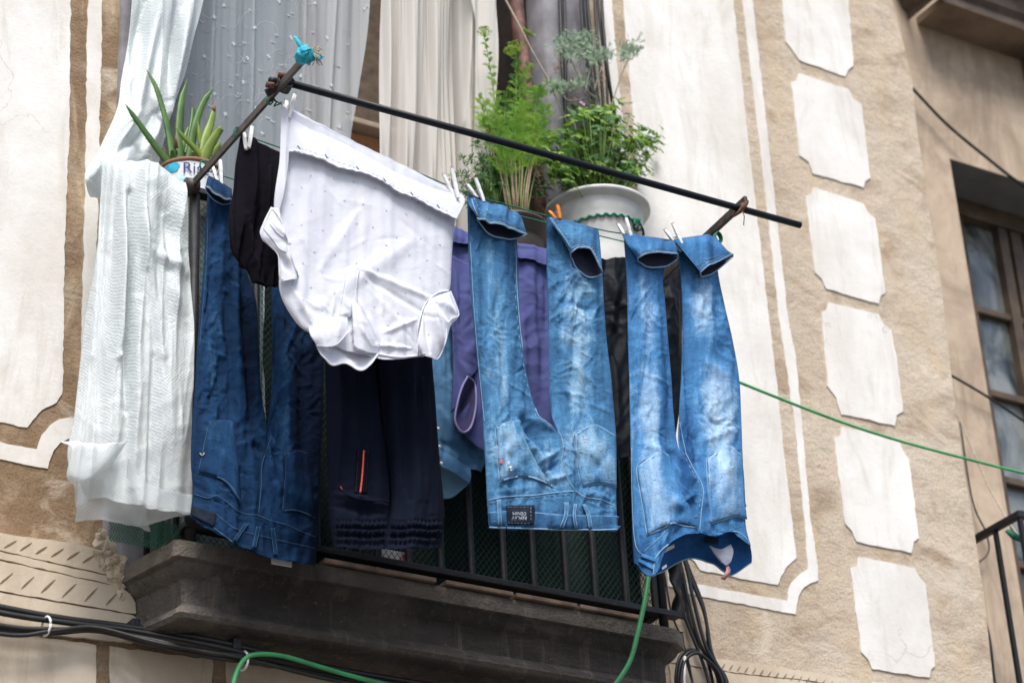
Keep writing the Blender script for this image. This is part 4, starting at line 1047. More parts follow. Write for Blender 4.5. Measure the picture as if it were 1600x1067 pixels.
mb = MB(); g1.dashes([(792, 793), (831, 792.5)], .0006, mb, 3, 2, .0018); g1.dashes([(793, 817), (830, 818)], .0006, mb, 3, 2, .0018); g1.dashes([(799, 813), (823, 813.5)], .0005, mb, 2, 2, .0018); g1.dashes([(829, 794), (829, 816)], .0006, mb, 3, 2, .0018)
mb.build('patch_border', M['print'], lp)

# ================================================================== jeans 2
def j2fade_shade(px, py):  # worn fade, mixed with fold shading painted from leg centre to sides
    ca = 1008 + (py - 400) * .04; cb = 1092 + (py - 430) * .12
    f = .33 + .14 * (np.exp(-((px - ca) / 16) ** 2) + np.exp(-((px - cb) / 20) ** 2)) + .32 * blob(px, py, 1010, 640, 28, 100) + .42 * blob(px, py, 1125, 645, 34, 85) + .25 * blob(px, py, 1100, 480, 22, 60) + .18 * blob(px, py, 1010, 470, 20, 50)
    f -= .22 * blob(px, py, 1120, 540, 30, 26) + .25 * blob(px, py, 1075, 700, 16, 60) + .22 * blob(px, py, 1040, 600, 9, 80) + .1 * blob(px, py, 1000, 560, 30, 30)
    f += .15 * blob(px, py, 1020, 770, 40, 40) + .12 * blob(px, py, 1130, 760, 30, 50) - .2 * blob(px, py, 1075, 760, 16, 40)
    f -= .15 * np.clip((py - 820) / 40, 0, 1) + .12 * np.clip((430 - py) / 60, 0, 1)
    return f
cj2 = [((1043, 700), (1090, 745), 9, -.016), ((1062, 705), (1098, 770), 6, .010), ((1000, 690), (1040, 712), 6, .006), ((1035, 770), (1062, 800), 5, .010), ((1046, 762), (1078, 795), 4, -.007), ((1058, 756), (1088, 786), 4, .007),
       ((1030, 800), (1080, 778), 6, .007), ((1012, 820), (1075, 812), 7, .006), ((1075, 640), (1090, 720), 7, -.010), ((1150, 440), (1155, 600), 6, -.004), ((1068, 440), (1075, 640), 6, -.008), ((1052, 440), (1056, 640), 7, .0),
       ((1100, 690), (1150, 668), 6, .005), ((1120, 745), (1150, 720), 5, .005), ((985, 480), (1000, 640), 8, .005), ((1030, 430), (1044, 600), 5, -.005), ((1090, 560), (1140, 590), 9, .005)] + \
      rand_creases(30, (985, 420, 1155, 800), 70, 30, 60, 3.2, .003, 7) + rand_creases(20, (985, 430, 1155, 830), 10, 22, 34, 2.2, .0024, 9)
g2 = Garment(YL1, 57, 'jeansfade', .009, .0058, 16, .45, cj2, j2fade_shade, 13)
garment_root(g2, 'jeans', 'most faded blue jeans hung at the right end with gaping waistband', 'jeans', 1080, 860)
A = [[(974, 366), (1052, 378)], [(978, 420), (1037, 430)], [(980, 475), (1040, 480)], [(981, 532), (1044, 532)], [(983, 590), (1049, 590)], [(984, 645), (1053, 650)], [(985, 690), (1062, 704)], [(986, 740), (1092, 745)], [(987, 795), (1098, 790)]]
A = [[r[0], ((2 * r[0][0] + r[1][0]) / 3, (2 * r[0][1] + r[1][1]) / 3), ((r[0][0] + 2 * r[1][0]) / 3, (r[0][1] + 2 * r[1][1]) / 3), r[1]] for r in A]
A += [[(988, 835), (1022, 836), (1056, 820), (1095, 812)], [(990, 878), (1019, 900), (1050, 846), (1093, 832)]]
B = [[(1053, 378), (1118, 371)], [(1062, 420), (1122, 425)], [(1066, 475), (1132, 475)], [(1066, 532), (1145, 532)], [(1064, 590), (1155, 590)], [(1061, 645), (1158, 645)], [(1062, 704), (1160, 700)], [(1092, 745), (1162, 750)], [(1098, 790), (1164, 795)]]
B = [[r[0], ((2 * r[0][0] + r[1][0]) / 3, (2 * r[0][1] + r[1][1]) / 3), ((r[0][0] + 2 * r[1][0]) / 3, (r[0][1] + 2 * r[1][1]) / 3), r[1]] for r in B]
B += [[(1095, 812), (1120, 814), (1145, 812), (1166, 825)], [(1093, 832), (1119, 837), (1147, 829), (1173, 852)]]
g2.piece('leg', A, 76, 280, leg_prof(.018, -1, .55, .78, .046), back=.5)
g2.piece('leg', B, 76, 280, leg_prof(.018, 1, .55, .78, .046), back=.5)
# open waist: inner side of the front
D = lambda row, d: [(x, y, d) for x, y in row]
G, uv, fd = g2.surf([D([(990, 870), (1022, 862), (1057, 838), (1088, 828), (1120, 832), (1148, 826), (1172, 848)], -.0), D([(1000, 892), (1028, 888), (1058, 866), (1088, 858), (1122, 868), (1148, 872), (1174, 866)], -.028), D([(1018, 900), (1036, 892), (1062, 877), (1086, 873), (1112, 880), (1140, 898), (1174, 878)], -.038)], 80, 30, None, .7)
wi = MB().grid(G, uv, fd).build('waist_inside', M['insideblue'], g2.root, solid=.003)
mb = MB(); mb.tube([G[-1, i] for i in range(80)], .0022, 6); mb.build('waist_edge', M['edge'], wi)
mb = MB(); g2.seam([(1020, 899), (1027, 867), (1057, 842), (1083, 834), (1120, 838), (1148, 830), (1165, 840), (1172, 852)], .0020, mb, off=-.0005)
g2.seam([(1071, 707), (1085, 735), (1096, 755), (1099, 771), (1096, 795), (1093, 830)], .0013, mb); g2.seam([(1062, 660), (1068, 690), (1072, 708)], .0009, mb)
g2.dashes([(1067, 707), (1081, 735), (1093, 757), (1096, 771), (1092, 795)], .0008, mb)
g2.seam([(1058, 375), (1071, 393), (1093, 424)], .0016, mb); g2.seam([(1045, 420), (1050, 520), (1055, 640)], .0009, mb); g2.seam([(987, 700), (988, 780), (993, 850), (1010, 872)], .0010, mb)
g2.seam([(1006, 862), (1030, 840), (1060, 812), (1090, 806)], .0010, mb)
mb.build('stitching', M['edge'], g2.root)
pocket(g2, [[(995, 731), (1012, 716), (1030, 705), (1044, 712)], [(999, 760), (1020, 752), (1040, 750), (1060, 762)], [(1006, 795), (1030, 785), (1055, 790), (1080, 800)], [(1011, 836), (1038, 822), (1062, 818), (1089, 824)]],
       [(1044, 712), (1030, 705), (1012, 715), (995, 731), (1001, 775), (1011, 836)], [[(1003, 728), (1014, 775), (1025, 828)], [(1000, 765), (1022, 750), (1036, 752), (1048, 758)], [(998, 733), (1030, 709), (1044, 717)], [(1013, 829), (1040, 816), (1062, 813), (1088, 819)]], [(1011, 836), (1038, 824), (1052, 817), (1070, 822), (1089, 824)])
pocket(g2, [[(1105, 716), (1122, 705), (1136, 695), (1158, 712)], [(1106, 745), (1125, 740), (1140, 738), (1161, 745)], [(1107, 785), (1127, 780), (1145, 778), (1163, 782)], [(1110, 818), (1130, 811), (1150, 806), (1166, 812)]],
       [(1158, 712), (1147, 703), (1136, 695), (1122, 706), (1105, 716), (1106, 760), (1110, 818)], [[(1109, 719), (1136, 700), (1156, 714)], [(1106, 756), (1120, 757), (1130, 740)], [(1136, 740), (1148, 730), (1158, 735)], [(1112, 812), (1130, 805), (1150, 800), (1164, 806)], [(1110, 722), (1111, 770), (1114, 810)]], [(1110, 818), (1130, 812), (1150, 806), (1166, 812)])
for a, b in (((1000, 868), (1023, 876)), ((996, 876), (1019, 888))):
    g2.patch('belt_loop', [[(a[0], a[1] - 3), (b[0], b[1] - 3)], [(a[0], a[1] + 3), (b[0], b[1] + 3)]], 14, 5, .004, fadeadd=.15, regi=False)
f3 = flap(g2, [(973, 365), (1000, 369), (1029, 372), (1053, 376)], [(983, 386), (1005, 385), (1032, 384), (1057, 386)], [(996, 404), (1013, 396), (1040, 393), (1059, 397)], [(997, 409), (1012, 417), (1040, 416), (1059, 405)])
f4 = flap(g2, [(1053, 375), (1072, 371), (1098, 368), (1117, 369)], [(1072, 398), (1090, 392), (1112, 384), (1133, 388)], [(1094, 426), (1107, 415), (1127, 406), (1145, 397)], [(1096, 433), (1112, 428), (1130, 414), (1145, 401)])
def flat_tag(g, pts, d, mat, name='care_label', parent=None):
    V = [tuple(P(x, y, (float(g.Y(x)) if callable(g.Y) else g.Y) - d)) for x, y in pts]
    return MB().add(V, [tuple(range(len(V)))]).build(name, M[mat], parent or g.root, False, solid=.0012)
flat_tag(g2, [(1030, 861), (1053, 850), (1054, 855), (1031, 867)], .0, 'labelwhite')
flat_tag(g2, [(1102, 838), (1123, 840), (1122, 850), (1101, 848)], .0, 'inside')
flat_tag(g2, [(1034, 886), (1041, 881), (1042, 885), (1035, 890)], .01, 'labelwhite')
Gp, uvp, fp = g2.surf([D([(1108, 852), (1125, 858), (1142, 850)], .004), D([(1118, 868), (1132, 872), (1146, 862)], .006), D([(1128, 880), (1134, 884), (1142, 878)], .004)], 16, 16, None, .5)
MB().grid(Gp, uvp, fp).build('pocket_bag', simple('grey_pocket_cloth', (.33, .34, .42), .9, .1, 30), g2.root, solid=.001)
mb = MB(); q = [P(1132, 878, -.70), P(1138, 888, -.703), P(1136, 896, -.708), P(1129, 905, -.70)]
Gt = np.array([[p_ + np.array([-.006, 0, .001]), p_ + np.array([.006, 0, -.001])] for p_ in cr_rows(np.array(q), 10)]); mb.grid(Gt); mb.build('ribbon_tag', M['redtag'], g2.root, solid=.001)
#PART3B
# ================================================================== dark jeans
def j3fade_shade(px, py):
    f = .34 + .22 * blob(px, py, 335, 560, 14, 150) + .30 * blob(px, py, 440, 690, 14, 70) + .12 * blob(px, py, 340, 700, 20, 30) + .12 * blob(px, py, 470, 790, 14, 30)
    return f - .30 * np.clip((px - 455) / 40, 0, 1) - .15 * blob(px, py, 395, 560, 12, 120)  # painted shade: darkens the right leg and a fold of the left
cj3 = [((380, 430), (392, 640), 10, -.018), ((370, 420), (372, 660), 7, .010), ((440, 470), (452, 700), 8, .010), ((466, 480), (476, 760), 9, -.014), ((330, 420), (318, 560), 6, -.008),((400, 668), (432, 700), 6, .010), ((395, 690), (420, 712), 5, -.008), ((385, 480), (398, 700), 8, -.010), ((320, 420), (325, 640), 8, .006), ((345, 450), (360, 560), 6, -.005),
       ((420, 700), (435, 790), 6, .008), ((445, 700), (452, 790), 5, -.006), ((310, 730), (350, 745), 5, .006), ((340, 700), (365, 730), 6, .006), ((365, 770), (372, 800), 4, .006), ((436, 640), (448, 690), 6, .008)] + \
      rand_creases(40, (305, 400, 480, 800), 68, 30, 55, 3.5, .0035, 31) + rand_creases(26, (305, 420, 490, 820), 12, 24, 34, 2.5, .003, 32)
g3 = Garment(YL3, 91, 'jeansdark', .009, .0068, 16, .5, cj3, j3fade_shade, 22)
garment_root(g3, 'jeans', 'dark blue jeans hung next to the white plastic sheet', 'jeans', 400, 860)
A = rows2((326, 276, 362, 298), (322, 340, 368, 345), (319, 400, 385, 420), (314, 470, 400, 470), (308, 540, 404, 540), (304, 611, 408, 611), (300, 660, 417, 672), (298, 720, 412, 728), (301, 765, 405, 790))
A = [[r[0], ((r[0][0] + r[1][0]) / 2, (r[0][1] + r[1][1]) / 2), r[1]] for r in A] + [[(297, 806), (345, 838), (402, 865)]]
B = rows2((428, 291, 492, 315), (424, 400, 498, 410), (424, 494, 503, 500), (425, 560, 506, 560), (423, 620, 505, 620), (417, 672, 503, 680), (412, 728, 500, 735), (405, 790, 499, 800))
B = [[r[0], ((r[0][0] + r[1][0]) / 2, (r[0][1] + r[1][1]) / 2), r[1]] for r in B] + [[(402, 865), (445, 876), (493, 883)]]
g3.piece('leg', A, 76, 260, leg_prof(.020, -1, .55, .78, .040), back=.5)
g3.piece('leg', B, 76, 260, leg_prof(.020, 1, .55, .78, .040), back=.5)
flap(g3, [(326, 275), (338, 281), (350, 288), (362, 296)], [(323, 284), (336, 292), (350, 300), (361, 306)], [(321, 291), (336, 303), (350, 312), (362, 312)], [(322, 300), (336, 314), (348, 320), (361, 318)], .0014)
mb = MB()
g3.seam([(424, 681), (416, 706), (409, 728), (408, 760), (404, 803)], .0011, mb); g3.seam([(325, 340), (322, 420), (312, 540)], .0008, mb)
g3.seam([(303, 772), (325, 778), (342, 775), (375, 800), (403, 805)], .0011, mb); g3.seam([(403, 805), (425, 814), (445, 819), (470, 830), (492, 838)], .0011, mb)
g3.dashes([(303, 777), (325, 783), (342, 781), (375, 806), (403, 811), (445, 825), (490, 843)], .0007, mb)
mb.build('stitching', M['orangestitch'], g3.root)
mb = MB(); g3.seam([(338, 803), (361, 822), (380, 830), (403, 836), (445, 846), (491, 856)], .0011, mb); g3.seam([(333, 824), (361, 845), (380, 859), (402, 866), (427, 873), (460, 880), (492, 883)], .0016, mb)
mb.build('waist_seam', M['orangestitch'], g3.root)
def pocket3(rows, outline, bottom):
    p = g3.patch('back_pocket', rows, 24, 24, .0022, bulge=.003, fadeadd=.04); mb = MB(); g3.seam(outline, .0010, mb); g3.seam(bottom, .0018, mb); mb.build('pocket_seam', M['orangestitch'], p)
pocket3([[(328, 662), (345, 658), (363, 659)], [(320, 690), (345, 692), (370, 715)], [(315, 715), (345, 722), (374, 760)], [(310, 738), (345, 750), (377, 789)]], [(363, 659), (345, 657), (328, 662), (320, 690), (310, 738)], [(310, 738), (330, 742), (350, 750), (365, 765), (377, 790)])
pocket3([[(450, 707), (465, 704), (480, 708)], [(447, 740), (465, 742), (484, 748)], [(444, 772), (466, 778), (488, 785)], [(441, 798), (466, 800), (492, 809)]], [(480, 708), (464, 704), (450, 707), (445, 750), (441, 798)], [(441, 798), (460, 797), (478, 802), (492, 809)])
loop(g3, (384, 818), (365, 846), 5.5, em='orangestitch'); loop(g3, (402, 824), (395, 857), 6, em='orangestitch'); loop(g3, (424, 826), (429, 868), 6, em='orangestitch')
g3.patch('label_patch', [[(300, 790), (337, 803)], [(297, 806), (333, 824)]], 12, 8, .004, mat='patch')
mb = MB(); g3.seam([(313, 708), (316, 713), (319, 708)], .0012, mb, off=.003); mb.build('pocket_mark', M['tan_stick'], g3.root)
mb = MB(); c = P(440, 879, YL3 - .0); mb.box(tuple(c), (.05, .004, .012)); mb.build('care_label', M['labelwhite'], g3.root, False)

# ================================================================== short black T-shirt
g4 = Garment(YL2, 133, 'black', .014, .003, 13, 1.3, rand_creases(16, (365, 230, 440, 420), 88, 8, 120, 5, .014, 3), None, 0)
garment_root(g4, 't_shirt', 'short black T-shirt hung between dark jeans and white polo shirt', 'T-shirt', 400, 440)
g4.piece('body', [[(376, 211), (411, 225), (448, 243)], [(368, 256), (410, 262), (452, 280)], [(364, 300), (410, 306), (454, 320)], [(357, 346), (407, 352), (454, 360)], [(363, 396), (407, 400), (454, 402)], [(384, 420), (418, 424), (454, 424)], [(393, 443), (420, 449), (454, 444)]], 60, 150, round_prof(.022), back=.5)
mb = MB(); g4.seam([(357, 346), (360, 375), (363, 396), (376, 408), (386, 420)], .0016, mb); g4.seam([(392, 438), (408, 446), (436, 442)], .0016, mb); mb.build('hem_edge', M['black'], g4.root)

# ================================================================== black track trousers
cj5 = [((530, 560), (524, 760), 9, .016), ((565, 590), (572, 700), 10, -.012), ((628, 580), (640, 780), 8, -.014), ((660, 590), (668, 780), 7, .012),((512, 772), (606, 790), 7, .012), ((516, 790), (600, 802), 6, -.008), ((600, 565), (612, 780), 9, -.016), ((640, 570), (655, 780), 9, .010), ((540, 580), (545, 700), 10, .006), ((668, 600), (676, 800), 6, .006)]
def W5(base):
    def W(px, py, k=1.):
        a, b = base(px, py, k); m = np.clip(1 - np.abs(py - 832 + (px - 600) * .0) / 24, 0, 1)
        g_ = .009 * m * np.sin(px * .95 + 2.5 * gn(px * .1, py * .08, 5)) * (.6 + .4 * np.cos((py - 832) * .42))
        return a + g_ * k + .007 * m * np.cos((py - 832) * .5), b
    return W
g5 = Garment(YL2, 151, 'navyjersey', .008, .0030, 9, 1.2, cj5, None, 0); g5.W = W5(g5.W)
garment_root(g5, 'track_trousers', 'black jersey trousers with red stripe label hung under the white polo shirt', 'trousers', 600, 850)
A = rows2((508, 292, 590, 315), (507, 400, 588, 410), (507, 540, 586, 555), (509, 620, 593, 620), (510, 680, 600, 680), (511, 718, 606, 718), (513, 770, 610, 775), (515, 812, 606, 815), (520, 856, 602, 858))
B = rows2((588, 315, 668, 345), (587, 410, 670, 420), (586, 555, 675, 556), (593, 620, 680, 620), (600, 680, 684, 680), (606, 718, 687, 718), (610, 775, 694, 790), (606, 815, 694, 815), (602, 858, 689, 856))
g5.piece('leg', A, 110, 260, leg_prof(.045, -1, .80, 1.4, .045), back=.5)
g5.piece('leg', B, 110, 260, leg_prof(.045, 1, .80, 1.4, .045), back=.5)
sp = g5.patch('side_panel', [[(557, 704), (577, 704)], [(555, 737), (575, 737)], [(553, 771), (573, 771)]], 10, 22, .002, mat='black')
mb = MB(); g5.seam([(567, 704), (565, 737), (562, 771)], .0024, mb, .0022, 4); mb.build('red_stripe', M['red'], sp)
mb = MB(); g5.seam([(571, 704), (569, 737), (567, 771)], .0008, mb); g5.seam([(575, 704), (573, 737), (571, 771)], .0008, mb); g5.seam([(560, 704), (558, 737), (556, 771)], .0008, mb); mb.build('panel_ribs', simple('dark_grey_rib', (.05, .05, .055), .7, .1), sp)
mb = MB(); g5.seam([(530, 762), (545, 774), (570, 781), (609, 784)], .0018, mb); mb.build('pocket_welt', M['navyjersey'], g5.root)
mb = MB(); g5.seam([(532, 760), (535, 765)], .0013, mb); mb.build('red_bartack', M['red'], g5.root)

# ================================================================== light blue upside-down shirt, purple shirt, black garment
g6 = Garment(-.355, 171, 'blueshirt', .010, .004, 13, .7, [((686, 640), (735, 720), 8, .010), ((690, 690), (745, 715), 7, -.008), ((700, 560), (720, 680), 8, .008), ((722, 640), (750, 700), 6, .007)] + rand_creases(16, (680, 480, 750, 720), 60, 25, 50, 4, .004, 4), None, 0)
garment_root(g6, 'blue_shirt', 'soft blue button shirt hung upside down behind the violet shirt', 'shirt', 715, 740)
g6.piece('body', [[(655, 345), (700, 352), (760, 378)], [(660, 480), (705, 488), (760, 500)], [(664, 600), (708, 602), (762, 612)], [(670, 680), (712, 690), (764, 700)], [(676, 712), (712, 728), (752, 737)]], 60, 150, round_prof(.020), back=.5)
cf = g6.piece('collar', [[(684, 700, .022), (705, 712, .026), (735, 733, .022)], [(686, 712, .034), (708, 722, .040), (736, 745, .03)], [(688, 728, .036), (708, 738, .040), (733, 756, .03)]], 34, 20, None, regi=False, k=.6, solid=.002)
G, uv, fd = g6.surf([[(684, 706, .016), (708, 722, .018), (735, 738, .016)], [(686, 750, .010), (704, 752, .008), (733, 752, .014)], [(690, 778, .006), (708, 776, .006), (731, 757, .016)]], 30, 26, None, .5)
MB().grid(G, uv, fd).build('collar_inside', M['blueshirt2'], g6.root, solid=.002)
for x, y in ((684, 670), (686, 698), (689, 724)):
    c = P(x, y, -.40); MB().tube([c, c + np.array([0, -.003, 0])], .0045, 12).build('button', M['whiteplastic'], g6.root)
g7 = Garment(YL3, 191, 'purple', .012, .0045, 12, .9, [((705, 400), (718, 560), 7, .008), ((820, 400), (816, 640), 9, .006), ((840, 420), (850, 620), 8, -.006), ((715, 560), (740, 600), 6, .006)] + rand_creases(14, (700, 400, 860, 640), 80, 18, 70, 5, .004, 8), None, 0)
garment_root(g7, 'violet_shirt', 'violet T-shirt hung behind the legs of the washed jeans', 'T-shirt', 800, 670)
g7.piece('body', [[(703, 357), (760, 372), (862, 392)], [(703, 400), (770, 410), (864, 430)], [(706, 445), (780, 460), (866, 480)], [(722, 520), (790, 530), (868, 540)], [(732, 600), (795, 606), (872, 610)], [(742, 690), (800, 690), (872, 690)]], 90, 170, round_prof(.022), back=.5)
g7.piece('folded_hem', [[(704, 354, .004), (760, 366, .006), (862, 389, .004)], [(703, 366, .020), (760, 378, .024), (862, 402, .020)], [(706, 378, .026), (730, 376, .030), (770, 392, .030), (815, 396, .030), (864, 414, .026)]], 90, 22, None, k=.9, regi=False, fadeadd=.05, solid=.002) if False else \
g7.piece('folded_hem', [[(704, 353, .004), (745, 364, .006), (785, 374, .006), (862, 389, .004)], [(702, 364, .022), (742, 374, .026), (785, 388, .026), (862, 402, .020)], [(706, 379, .028), (740, 380, .032), (785, 396, .032), (864, 415, .026)]], 90, 24, None, k=.9, regi=False, solid=.002)
sl = g7.piece('sleeve', [[(703, 400, .024), (722, 404, .040), (746, 420, .024)], [(703, 470, .022), (724, 474, .045), (748, 490, .024)], [(708, 560, .02), (728, 562, .045), (748, 570, .02)], [(705, 645, .018), (716, 628, .036), (731, 588, .040)]], 34, 90, None, solid=.002)
ring_ = [(731, 588), (722, 605), (715, 629), (711, 657), (722, 675), (735, 668), (742, 645), (744, 620), (741, 598), (731, 588)]
pr = [P(x, y, YL3 - (.050 if i < 5 else .030)) for i, (x, y) in enumerate(ring_)]
pr[-1] = pr[0]; rs = cr_rows(np.array(pr), 50)
mb = MB(); mb.tube(rs, .0030, 6, cap=False); mb.build('sleeve_trim', M['lilac'], sl)
cc = np.mean(rs, axis=0) + np.array([0, .03, 0]); Gm = np.array([rs + (cc - rs) * t for t in np.linspace(0, 1, 10)]); MB().grid(Gm).build('sleeve_inside', simple('violet_inside', (.035, .03, .10), .9, .2, 30), sl)
Gs, us, fs = g7.surf([[(744, 490, .02), (752, 560, .02)], [(745, 600, .02), (762, 650, .02)], [(712, 660, .020), (762, 700, .012)], [(724, 678, .016), (760, 708, .01)]], 24, 40, None, .6)
MB().grid(Gs, us, fs).build('sleeve_rear', M['purple'], sl, solid=.002)
g8 = Garment(YL3, 211, 'blackshiny', .014, .006, 13, .6, [((948, 430), (985, 500), 10, .014), ((960, 560), (975, 700), 8, .010), ((1040, 440), (1062, 560), 9, .012), ((1010, 430), (1000, 500), 9, -.01), ((940, 470), (965, 560), 7, -.008)] + rand_creases(20, (940, 410, 1065, 500), 70, 25, 60, 5, .006, 14), None, 0)
garment_root(g8, 'black_garment', 'bunched black nylon garment hung behind the most faded jeans', 'garment', 1000, 700)
g8.piece('body', [[(926, 408), (985, 404), (1066, 416)], [(928, 440), (990, 450), (1067, 450)], [(930, 500), (1000, 510), (1066, 520)], [(936, 600), (1000, 610), (1064, 620)], [(940, 711), (1000, 713), (1052, 704)]], 80, 150, round_prof(.03), back=.5)

# ================================================================== white polo shirt
cw = [((674, 472), (692, 545), 5, .012), ((684, 468), (706, 505), 4, -.008), ((664, 480), (672, 550), 4, -.008), ((694, 470), (712, 490), 4, .007), ((425, 345), (450, 380), 4, .006), ((440, 400), (455, 430), 5, -.008),((560, 420), (690, 474), 5, .005), ((570, 432), (680, 500), 5, -.004), ((575, 450), (650, 530), 5, .002), ((640, 380), (560, 440), 14, .005), ((600, 400), (500, 480), 14, .004), ((560, 470), (600, 545), 5, .004),
      ((600, 520), (650, 500), 5, .006), ((585, 540), (640, 545), 4, .006), ((600, 500), (605, 550), 5, .005), ((625, 500), (632, 552), 5, .005), ((645, 505), (655, 550), 5, -.005),
      ((445, 200), (440, 330), 5, .010), ((452, 200), (452, 300), 5, -.008), ((480, 300), (470, 480), 14, .008), ((470, 380), (500, 510), 8, -.005), ((455, 450), (490, 510), 5, .006), ((560, 330), (500, 420), 10, .004)] + \
     rand_creases(24, (455, 270, 690, 540), 55, 35, 60, 5, .0013, 21) + rand_creases(8, (560, 440, 690, 550), 80, 12, 50, 4, .0020, 22) + rand_creases(14, (450, 440, 560, 520), 60, 22, 40, 3.5, .003, 24)
g9 = Garment(YL1, 233, 'whitecotton', .0030, .0010, 8, .8, cw, None, 0)
garment_root(g9, 'polo_shirt', 'white short-sleeved polo shirt with faint flowers hung upside down at the left', 'polo shirt', 560, 560)
g9.piece('body', [[(440, 166), (535, 216), (630, 263), (722, 308)], [(438, 240), (530, 270), (625, 305), (711, 345)], [(428, 322), (525, 345), (620, 375), (706, 400)], [(438, 392), (525, 420), (620, 440), (703, 452)], [(437, 455), (520, 480), (610, 495), (690, 490)], [(462, 503), (520, 520), (600, 540), (672, 530)], [(486, 522), (535, 545), (600, 561), (662, 557)]], 150, 240, round_prof(.030, .4), back=.6)
fh = g9.piece('folded_hem', [[(441, 163, .006), (535, 212, .010), (630, 259, .010), (723, 306, .006)], [(446, 200, .026), (538, 232, .034), (630, 284, .036), (726, 318, .022)], [(453, 236, .036), (478, 241, .040), (534, 262, .044), (581, 275, .044), (620, 298, .044), (668, 320, .042), (713, 344, .034)]], 150, 50, None, k=.8, regi=False, edge=1, solid=.0016)
Gh, _, _ = g9.surf([[(441, 163, .006), (535, 212, .010), (630, 259, .010), (723, 306, .006)], [(446, 200, .026), (538, 232, .034), (630, 284, .036), (726, 318, .022)], [(453, 236, .036), (478, 241, .040), (534, 262, .044), (581, 275, .044), (620, 298, .044), (668, 320, .042), (713, 344, .034)]], 150, 50, None, .8, 1)
wob = [Gh[-1, i] + np.array([0, -.001, .0015 * math.sin(i * .23) + .001 * math.sin(i * .9)]) for i in range(150)]
mb = MB(); mb.tube(wob, .0020, 6); mb.build('hem_roll', M['whiterib'], fh)
lo_ = [Gh[-6, i] + np.array([0, -.001, 0]) for i in range(0, 150)]
mb = MB(); 
for i in range(2, 146, 4): mb.tube([lo_[i], lo_[i + 2]], .0005, 3)
mb.build('hem_stitching', M['flower'], fh)
for i in (14, 38, 62, 86, 110, 132):
    MB().tube([lo_[i] + (-.003, 0, .005), lo_[i] + (.001, -.001, -.001), lo_[i] + (.003, 0, -.003)], .0011, 4).build('dark_print', M['darkstitch'], fh)
# left side doubled cloth
g9.piece('side_fold', [[(440, 165, .02), (450, 172, .03)], [(437, 245, .024), (452, 246, .036)], [(431, 300, .024), (443, 300, .034)], [(430, 345, .016), (433, 345, .016)]], 16, 80, None, k=.5, edge=1, solid=.0016)
def sleeve(rows, edge, band=None, inner=None, nu=26, nv=80, T=.009):
    s_ = g9.piece('sleeve', rows, nu, nv, round_prof(T, .5), k=1.2, regi=True, back=.5, edge=.4)
    mb = MB(); q = cr_rows(np.array([P(x, y, float(YL1(x)) - d) for x, y, d in edge]), 50); mb.tube(q, .0013, 6); mb.build('sleeve_hem', M['whiterib'], s_)
    return s_
s1 = sleeve([[(424, 324, .02), (436, 326, .03)], [(407, 366, .02), (441, 350, .034)], [(420, 384, .02), (447, 378, .034)], [(434, 398, .02), (455, 404, .034)], [(435, 416, .02), (463, 424, .03)], [(437, 440, .02), (464, 436, .03)]],
            [(424, 324, .03), (413, 346, .034), (407, 366, .034), (420, 381, .034), (434, 398, .034), (436, 415, .034), (438, 436, .03), (452, 430, .03), (466, 434, .03)])
mb = MB(); g9.seam([(426, 326), (438, 345), (446, 370), (452, 395), (459, 415), (466, 433)], .0024, mb, .001); g9.seam([(412, 357), (424, 372), (436, 388), (447, 394)], .0013, mb, .001); g9.seam([(421, 350), (432, 362), (444, 372)], .0013, mb, .001); mb.build('armhole_seam', M['whiterib'], s1)
gs = simple('shaded_ribbing', (.60, .61, .68), .9, .08, 60)
s2 = sleeve([[(672, 466, .026), (704, 455, .02)], [(662, 486, .034), (716, 492, .028)], [(657, 510, .034), (704, 510, .028)], [(653, 535, .034), (697, 534, .028)], [(660, 555, .03), (684, 560, .024)]],
            [(704, 455, .03), (711, 472, .034), (717, 492, .034), (706, 498, .036), (697, 509, .034), (698, 522, .034), (695, 538, .034), (683, 561, .030), (666, 551, .034)])
mb = MB(); g9.seam([(703, 454), (684, 458), (668, 470), (658, 490), (652, 520), (652, 555)], .0022, mb, .001); mb.build('armhole_seam', M['whiterib'], s2)
for pts in (((672, 480), (690, 552), 4), ((690, 470), (712, 492), 3)): pass
# bottom seams
mb = MB(); g9.seam([(588, 553), (620, 558), (650, 556), (664, 552)], .0030, mb, .0); mb.build('shoulder_seam', M['whiterib'], g9.root)
# placket and collar
pk = g9.patch('placket', [[(541, 419), (560, 421)], [(537, 450), (557, 452)], [(532, 480), (556, 484)], [(530, 494), (545, 497)]], 12, 40, .004, mat='whiterib', bulge=.003)
mb = MB(); g9.seam([(541, 419), (550, 418), (560, 421)], .0016, mb, .001); g9.seam([(543, 423), (557, 425)], .0008, mb, .001); g9.seam([(541, 420), (532, 480), (531, 492)], .0010, mb, .001); g9.seam([(560, 421), (554, 465), (551, 485)], .0010, mb, .001); mb.build('placket_edge', M['labelwhite'], pk)
YC = YL1(540)
def free(name, rows, nu=40, nv=24, mat='whiterib', k=.6, parent=None, solid=.002):
    G, uv, fd = g9.surf(rows, nu, nv, None, k, 1)
    return MB().grid(G, uv, fd).build(name, M[mat], parent or g9.root, solid=solid), G
col, Gc = free('collar', [[(482, 512, .030), (504, 499, .044), (524, 493, .050), (543, 496, .046)], [(486, 526, .036), (508, 522, .052), (526, 514, .056), (544, 508, .050)], [(495, 540, .036), (510, 542, .050), (526, 538, .054), (544, 519, .050)]], k=.8)
mb = MB(); mb.tube([Gc[0, i] for i in range(40)], .0020, 5); mb.tube([Gc[-1, i] for i in range(40)], .0020, 5); mb.build('collar_edge', M['whiterib'], col)
